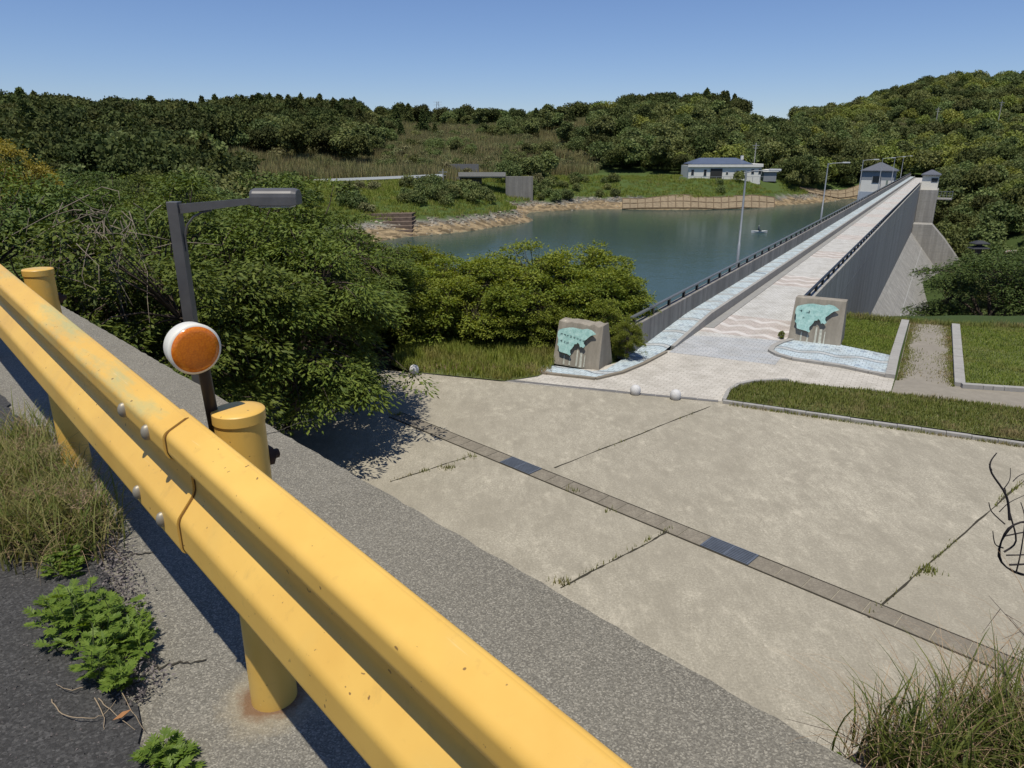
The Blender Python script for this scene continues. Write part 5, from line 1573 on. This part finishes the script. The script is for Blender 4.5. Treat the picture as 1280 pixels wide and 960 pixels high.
def creep(a, c, inward, n, label):
    rgc = np.random.default_rng(n)
    A, C = G(*a), G(*c)
    f = rgc.uniform(0, 1, n); d = rgc.exponential(.16, n) * (1 + .8 * np.sin(f * 17) * np.sin(f * 7 + 1))
    q = np.array(inward)[:2]; q = q / np.linalg.norm(q)
    W = (A + (C - A) * f[:, None])[:, :2] + q * np.abs(d)[:, None]
    R_ = np.c_[W, np.full(n, .012)]
    b_ = rgc.uniform(0, 6.28, n); T = np.stack([np.cos(b_), np.sin(b_), np.zeros(n)], -1)
    V, F = blades(R_, T, .07 * rgc.uniform(.4, 1.4, n), .02 * rgc.uniform(.6, 1.3, n), rgc.uniform(.4, 1.5, n), 2)
    tag(np_mesh('grass', V, F, M_grass2), label, 'grass', kind='stuff')
creep((1138, 404), (1121, 476), G(1165, 440) - G(1130, 440), 3800, 'short grass creeping in along the left edge of the bare path')
creep((1188, 407), (1193, 484), G(1150, 440) - G(1190, 440), 4200, 'short grass creeping in along the right edge of the bare path')
ke = [(-4.5, 20.45), (2.8, 21.06), (10.5, 21.7), (10.5, 21.83), (2.8, 21.2), (-4.5, 20.6)]
turf('grass', ke, 2600, .10, .016, M_grass2, 'fringe of weeds along the foot of the plaza kerb', .002, .25)
# crest of the lawn where it drops to the valley
ck = [os_of(*p) for p in ((1040, 396), (1130, 404), (1190, 409), (1290, 412), (1460, 424), (1460, 418), (1290, 407), (1190, 404), (1130, 399), (1036, 391))]
turf('grass', ck, 7000, .22, .03, M_grass2, 'longer grass along the far crest of the right lawns', -.05, 0, 1.0)
# weeds in the slab joints
rg = np.random.default_rng(77); Rw = []
for (a, c), dens in zip(JOINTS, (25, 60, 60, 150, 30, 20)):
    A, C = G(*a), G(*c)
    cl = rg.uniform(0, 1, 7)
    for k in range(dens):
        f = np.clip(rg.choice(cl) + rg.normal(0, .035), 0, 1)
        p = A + (C - A) * f; Rw.append((p[0] + rg.normal(0, .03), p[1] + rg.normal(0, .03), .003))
for (px, py), n in (((703, 729), 60), ((560, 585), 60), ((1160, 714), 90), ((497, 519), 50), ((520, 464), 60), ((716, 614), 25), ((590, 571), 20), ((760, 640), 10)):
    c = G(px, py)
    for k in range(n): Rw.append((c[0] + rg.normal(0, .09), c[1] + rg.normal(0, .07), .003))
Rw = np.array(Rw); n = len(Rw)
b_ = rg.uniform(0, 6.28, n); T = np.stack([np.cos(b_), np.sin(b_), np.zeros(n)], -1)
V, F = blades(Rw, T, .09 * rg.uniform(.5, 1.4, n), .02 * rg.uniform(.7, 1.3, n), rg.uniform(.3, 1.4, n), 2)
tag(np_mesh('joint_weeds', V, F, M_grass2), 'small green weeds sprouting in the plaza slab joints', 'weeds', kind='stuff')
# ------------------------------------------------------------------ foreground plants
rg = np.random.default_rng(101)
def strands(name, cents, n, h, wd, bend, mat, label, cat, kind=None, spread=.05, seg=6, lean=None, parent=None, uni=True):
    ci = rg.integers(0, len(cents), n)
    C = np.array(cents)[ci]
    R_ = C + np.c_[rg.normal(0, spread, (n, 2)), np.zeros(n)]
    a = rg.uniform(0, 6.28, n)
    T = np.stack([np.cos(a), np.sin(a), np.zeros(n)], -1)
    if lean is not None: T = nrm(T + np.array([lean[0], lean[1], 0])); T[:, 2] = 0
    V, F = blades(R_, T, h * rg.uniform(.45, 1.25, n), wd * rg.uniform(.6, 1.3, n), bend * rg.uniform(.35, 1.35, n), seg)
    o = np_mesh(name, V, F, mat, parent)
    return tag(o, label, cat, kind=kind)
M_fg1 = leafmat('roadside_grass', (.075, .125, .022), (.24, .225, .08), .3, 0, .6)
M_fg2 = leafmat('bank_grass_blade', (.045, .078, .015), (.14, .17, .038), .3, 0, .55)
M_fgdry = leafmat('roadside_straw', (.24, .18, .09), (.42, .33, .19), .2, 0, .8)
# grass clump at the wall foot on the left: the green tussock and its straw are one plant
cl = []
for k in range(46):
    px, py = rg.uniform(-40, 118), rg.uniform(552, 700)
    if px > 40 + (py - 540) * .62: continue
    p = G(px, py, WALL_Z); cl.append((p[0], p[1], WALL_Z))
cl = np.array(cl)
rt = thing('grass_tussock', 'overgrown green and straw coloured grass tussock under the left end of the guardrail', 'grass tussock', cl.mean(0))
cl2 = cl - cl.mean(0)
strands('blade', cl2, 3000, .27, .0075, 1.6, M_fg1, None, None, spread=.06, parent=rt)
strands('straw', cl2, 1300, .28, .0028, 2.7, M_fgdry, None, None, spread=.055, parent=rt)
sd = []
for k in range(44):
    c = cl2[rg.integers(0, len(cl2))]; h_ = rg.uniform(.13, .24); a = rg.uniform(0, 6.28); q = rg.uniform(.03, .09)
    sd.append((c[0] + math.cos(a) * q, c[1] + math.sin(a) * q, h_))
sd = np.array(sd); n = 2600; ci = rg.integers(0, len(sd), n)
P = sd[ci] + rg.normal(0, .014, (n, 3)); D = rg.normal(0, 1, (n, 3))
V, F = leaf_quads(P, D, rg.normal(0, 1, (n, 3)), rg.uniform(.012, .035, n), rg.uniform(.0012, .0025, n))
np_mesh('seed_head', V, F, M_fgdry, rt)
# mugwort weed at the asphalt edge
M_mug = leafmat('mugwort_leaf', (.075, .15, .022), (.145, .235, .040), .35, 0, .5)
def mugwort(label, px, py, rx, ry, nst, hgt, seed):
    rgm = np.random.default_rng(seed)
    c0 = G(px, py, WALL_Z)
    r = thing('weed_plant', label, 'weed', c0)
    Cs, Ds, Us, Ls, Ws = [], [], [], [], []
    stem = MB()
    for k in range(nst):
        q = np.sqrt(rgm.uniform(0, 1)); a = rgm.uniform(0, 6.28)
        b0 = EE * math.cos(a) * q * rx + QQ * math.sin(a) * q * ry
        b0 = np.array([b0[0], b0[1], .0])
        hh = hgt * rgm.uniform(.35, 1.0) * (1.15 - .6 * q)
        tip = b0 + np.array([rgm.normal(0, .02) + b0[0] * .3, rgm.normal(0, .02) + b0[1] * .3, hh])
        stem.tube([b0, (b0 + tip) / 2 + rgm.normal(0, .005, 3), tip], [.0022, .0018, .001], 5, cap=False)
        nl = rgm.integers(7, 11)
        for j in range(nl):
            f = .35 + .65 * j / nl
            p = b0 + (tip - b0) * f
            an = j * 2.4 + rgm.uniform(-.4, .4)
            el = rgm.uniform(-.15, .5) + .5 * (f - .5)
            d = np.array([math.cos(an) * math.cos(el), math.sin(an) * math.cos(el), math.sin(el)])
            up = np.array([0, 0, 1.0]) + rgm.normal(0, .25, 3)
            b_ = np.cross(d, up); b_ /= np.linalg.norm(b_)
            L = rgm.uniform(.035, .065) * (1.2 - .4 * f)
            Cs.append(p + d * L * .35); Ds.append(d); Us.append(up); Ls.append(L * .8); Ws.append(L * .22)
            Cs.append(p); Ds.append(d); Us.append(up); Ls.append(L * .5); Ws.append(L * .09)
            for t_, sg, ln in ((.35, 1, .42), (.35, -1, .42), (.55, 1, .48), (.55, -1, .48), (.75, 1, .36), (.75, -1, .36)):
                dd = d * .75 + b_ * sg * .8 + np.array([0, 0, .1])
                Cs.append(p + d * L * t_); Ds.append(dd); Us.append(up); Ls.append(L * ln); Ws.append(L * .17)
    V, F = leaf_quads(np.array(Cs), np.array(Ds), np.array(Us), np.array(Ls), np.array(Ws), .08)
    np_mesh('leaves', V, F, M_mug, r)
    stem.build('stem', simple('weed_stem', (.09, .11, .04)), r)
    return r
mugwort('large leafy green weed growing in the gap between asphalt and wall top', 118, 812, .25, .105, 62, .20, 1)
mugwort('small green weed seedling at the bottom edge on the asphalt gap', 207, 962, .045, .03, 8, .07, 2)
mugwort('smaller green weed below the grass tussock', 88, 712, .10, .05, 16, .10, 3)
# dry moss and grit along the gap
M_grit = simple('dry_grit', (.15, .13, .125), .95, .1, var=.5, scale=30)
gr_pts = []
for k in range(2300):
    e = rg.uniform(1.9, 3.6); q = np.interp(e, [a for a, _ in asp], [b_ for _, b_ in asp]) + rg.normal(.03, .035)
    c = EE * e + QQ * q; gr_pts.append((c[0], c[1], WALL_Z + .012 + abs(rg.normal(0, .012))))
gr_pts = np.array(gr_pts); n = len(gr_pts)
V, F = leaf_quads(gr_pts, rg.normal(0, 1, (n, 3)), rg.normal(0, 1, (n, 3)), rg.uniform(.006, .018, n), rg.uniform(.005, .012, n), .4)
tag(np_mesh('dry_moss', V, F, M_grit), 'dry grey moss and grit along the gap beside the wall top', 'moss', kind='stuff')
def twigs(label, items, r0=.0018, cat='twig'):
    mb = MB()
    c0 = np.array(items[0][0])
    for pts in items:
        K = [np.array(p) - c0 for p in pts]; P = []
        for i in range(len(K) - 1):
            for t in np.arange(0, 1, .2):
                p0, p1, p2, p3 = K[max(i - 1, 0)], K[i], K[i + 1], K[min(i + 2, len(K) - 1)]
                P.append(.5 * (2 * p1 + (p2 - p0) * t + (2 * p0 - 5 * p1 + 4 * p2 - p3) * t * t + (3 * p1 - p0 - 3 * p2 + p3) * t ** 3) + rg.normal(0, .0012, 3))
        P.append(K[-1])
        mb.tube(P, list(np.linspace(r0, r0 * .4, len(P))), 5, cap=False)
    return tag(mb.build('dead_twig', M_twig_l, loc=c0), label, cat)
M_twig_l = simple('pale_dead_twig', (.27, .21, .14), .9, .1, var=.2)
def gz_(px, py, dz): p = G(px, py, WALL_Z); return (p[0], p[1], WALL_Z + dz)
twigs('curved dead stalk lying on the asphalt below the weed', [[gz_(66, 882, .02), gz_(80, 901, .025), gz_(105, 909, .03), gz_(130, 905, .03), gz_(148, 890, .04)]])
twigs('bundle of dead stalks lying at the foot of the weed', [[gz_(124, 880, .02), gz_(140, 898, .03), gz_(170, 918, .015)], [gz_(120, 880, .02), gz_(132, 905, .02), gz_(131, 918, .015)], [gz_(108, 866, .02), gz_(90, 873, .03), gz_(72, 862, .02)], [gz_(150, 868, .03), gz_(163, 890, .02), gz_(182, 920, .02)]])
twigs('long pale straw lying across the wall top by the tussock', [[gz_(70, 630, .09), gz_(98, 660, .05), gz_(124, 688, .012)]], .0025)
lf = G(152, 896, WALL_Z + .03)
ml = MB(); ml.add([(-.022, 0, 0), (0, -.013, .008), (.026, 0, .012), (.004, .014, .004), (.002, 0, -.004)], [(0, 1, 4), (1, 2, 4), (2, 3, 4), (3, 0, 4)])
tag(ml.build('dead_leaf', simple('brown_leaf', (.30, .14, .05), .7), loc=lf, rz=.6), 'curled brown dead leaf on the asphalt under the weed', 'leaf')
# loose chips on the asphalt
ch = []
for k in range(220):
    px, py = rg.uniform(0, 185), rg.uniform(700, 960)
    p = G(px, py, WALL_Z + .013); ch.append(p)
ch = np.array(ch); n = len(ch)
V, F = leaf_quads(ch, rg.normal(0, 1, (n, 3)) * np.array([1, 1, .3]), rg.normal(0, 1, (n, 3)), rg.uniform(.003, .010, n), rg.uniform(.003, .008, n), .5)
tag(np_mesh('gravel_chips', V, F, M_grit), 'small loose chips scattered on the dark asphalt', 'gravel', kind='stuff')

# ------------------------------------------------------------------ bank at lower right
def bankP(e, q): 
    p = EE * e + QQ * q; return (p[0], p[1], float(bank_z(np.array(e), np.array(q))))
ct = [bankP(e, q) for e, q in zip(rg.uniform(-.6, .45, 260), rg.uniform(1.70, 3.2, 260)) if e + .62 * (q - 1.6) < .52]
ct = [c for c in ct]
c0 = np.array(ct).mean(0)
bt = thing('grass_tussock', 'thick dark green grass tussock with straw on the earth bank at lower right', 'grass tussock', c0)
ctl = np.array(ct) - c0
strands('blade', ctl, 6500, .29, .0075, 1.3, M_fg2, None, None, spread=.05, parent=bt)
strands('straw', ctl, 2300, .38, .003, 2.0, M_fgdry, None, None, spread=.06, parent=bt)
ce = [bankP(.60 - .62 * (q - 1.6) - d, q) for d, q in zip(rg.uniform(.0, .16, 60), rg.uniform(1.72, 2.75, 60))]
c1 = np.array(ce).mean(0)
bt2 = thing('dry_grass_tussock', 'sparse dry straw and dead stems along the left edge of the earth bank', 'dry grass', c1)
strands('straw', np.array(ce) - c1, 1500, .20, .0026, 1.9, M_fgdry, None, None, spread=.05, parent=bt2)
tw = MB()
for k in range(260):
    c = np.array(ce[rg.integers(0, len(ce))]) - c1 + rg.normal(0, .04, 3) * np.array([1, 1, 0])
    d = rg.normal(0, 1, 3); d[2] = abs(d[2]) * .8 + .2; d /= np.linalg.norm(d); L = rg.uniform(.06, .24)
    P = [c, c + d * L * .5 + rg.normal(0, .012, 3), c + d * L + rg.normal(0, .03, 3) - np.array([0, 0, .02])]
    tw.tube(P, [.0018, .0014, .0006], 4, cap=False)
tw.build('dead_stem', M_twig, bt2)
ce3 = [bankP(e, q) for e, q in zip(rg.uniform(-.1, .22, 16), rg.uniform(2.2, 2.6, 16))]
c3 = np.array(ce3).mean(0)
bt3 = thing('tall_dry_grass', 'tall arching pale straw rising behind the green tussock at lower right', 'dry grass', c3)
strands('straw', np.array(ce3) - c3, 230, .50, .0034, 2.0, M_fgdry, None, None, spread=.07, parent=bt3)
tw = MB()
for k in range(30):
    c = np.array(ce3[rg.integers(0, len(ce3))]) - c3
    d = rg.normal(0, 1, 3) * np.array([.6, .6, .3]) + np.array([0, 0, .8]); d /= np.linalg.norm(d); L = rg.uniform(.2, .45)
    P = [c, c + d * L * .5 + rg.normal(0, .02, 3), c + d * L + rg.normal(0, .05, 3)]
    tw.tube(P, [.002, .0015, .0006], 4, cap=False)
    for j in range(3):
        b0 = P[1] + (P[2] - P[1]) * rg.uniform(0, .8); e_ = b0 + rg.normal(0, .045, 3) + np.array([0, 0, .03])
        tw.tube([b0, e_], [.0012, .0005], 4, cap=False)
tw.build('dead_stem', M_twig, bt3)
# creeping green weed on the soil
cw = [bankP(e, q) for e, q in zip(rg.uniform(.46, .60, 26), rg.uniform(1.64, 1.75, 26))]
c4 = np.array(cw).mean(0); n = 330
P = (np.array(cw) - c4)[rg.integers(0, 26, n)] + rg.normal(0, .018, (n, 3)) * np.array([1, 1, .4]) + np.array([0, 0, .02])
V, F = leaf_quads(P, rg.normal(0, 1, (n, 3)) * np.array([1, 1, .3]), np.array([0, 0, 1.0]) + rg.normal(0, .3, (n, 3)), rg.uniform(.012, .024, n), rg.uniform(.009, .016, n))
tag(np_mesh('creeping_weed', V, F, M_mug, loc=c4), 'small creeping green weed on bare soil at the wall end', 'weed')
# withered vine hanging in at the right edge
va = lambda px, py, y=2.45: GY(px, py, y)
v0 = va(1295, 800, 2.3)
vn = thing('withered_vine', 'withered dark vine with a looped ring of stems at the right edge', 'vine', v0)
M_vine = simple('dark_vine', (.035, .03, .03), .85, .2, var=.3, scale=20)
ring = []
for k in range(30):
    a = 2 * math.pi * k / 26
    ring.append(va(1291 + 42 * math.cos(a) * (1 + .05 * math.sin(3 * a)), 686 + 36 * math.sin(a) * (1 + .06 * math.sin(2 * a + 1)), 2.45 + .05 * math.sin(a)) - v0)
MB().tube(ring, [.0046 + .0013 * math.sin(k * 1.7) for k in range(30)], 7).build('ring_stem', M_vine, vn)
def curve(pts, r0, r1):
    P = [va(*p) - v0 for p in pts]
    # smooth
    Q = []
    for i in range(len(P) - 1):
        for t in (0, .25, .5, .75):
            p0 = P[max(i - 1, 0)]; p1 = P[i]; p2 = P[i + 1]; p3 = P[min(i + 2, len(P) - 1)]
            Q.append(.5 * (2 * p1 + (p2 - p0) * t + (2 * p0 - 5 * p1 + 4 * p2 - p3) * t * t + (3 * p1 - p0 - 3 * p2 + p3) * t ** 3))
    Q.append(P[-1])
    return Q, list(np.linspace(r0, r1, len(Q)))
tw = MB()
for pts, a, c in ([[(1262, 650), (1258, 620), (1240, 592), (1238, 578), (1246, 566)], .005, .002], [[(1254, 612), (1262, 600), (1263, 585)], .002, .001], [[(1240, 588), (1236, 580)], .002, .001],
                  [[(1256, 655), (1240, 640), (1236, 628)], .003, .0015], [[(1254, 685), (1244, 680), (1241, 664)], .003, .0015], [[(1255, 690), (1270, 676), (1262, 640), (1256, 610)], .004, .002],
                  [[(1258, 694), (1290, 692), (1310, 680)], .003, .002], [[(1262, 706), (1292, 704), (1312, 696)], .004, .003], [[(1256, 670), (1286, 664), (1310, 660)], .003, .002], [[(1270, 716), (1276, 690), (1281, 650), (1276, 628)], .003, .0015],
                  [[(1290, 722), (1293, 690), (1290, 652)], .003, .002], [[(1249, 640), (1262, 628), (1283, 618)], .002, .001], [[(1300, 720), (1302, 760), (1298, 800), (1296, 850)], .008, .009], [[(1266, 602), (1275, 594), (1290, 590)], .002, .001], [[(1300, 650), (1296, 610), (1312, 560)], .005, .003]):
    Q, rr = curve(pts, a, c); tw.tube(Q, rr, 6, cap=False)
tw.build('side_stem', M_vine, vn)
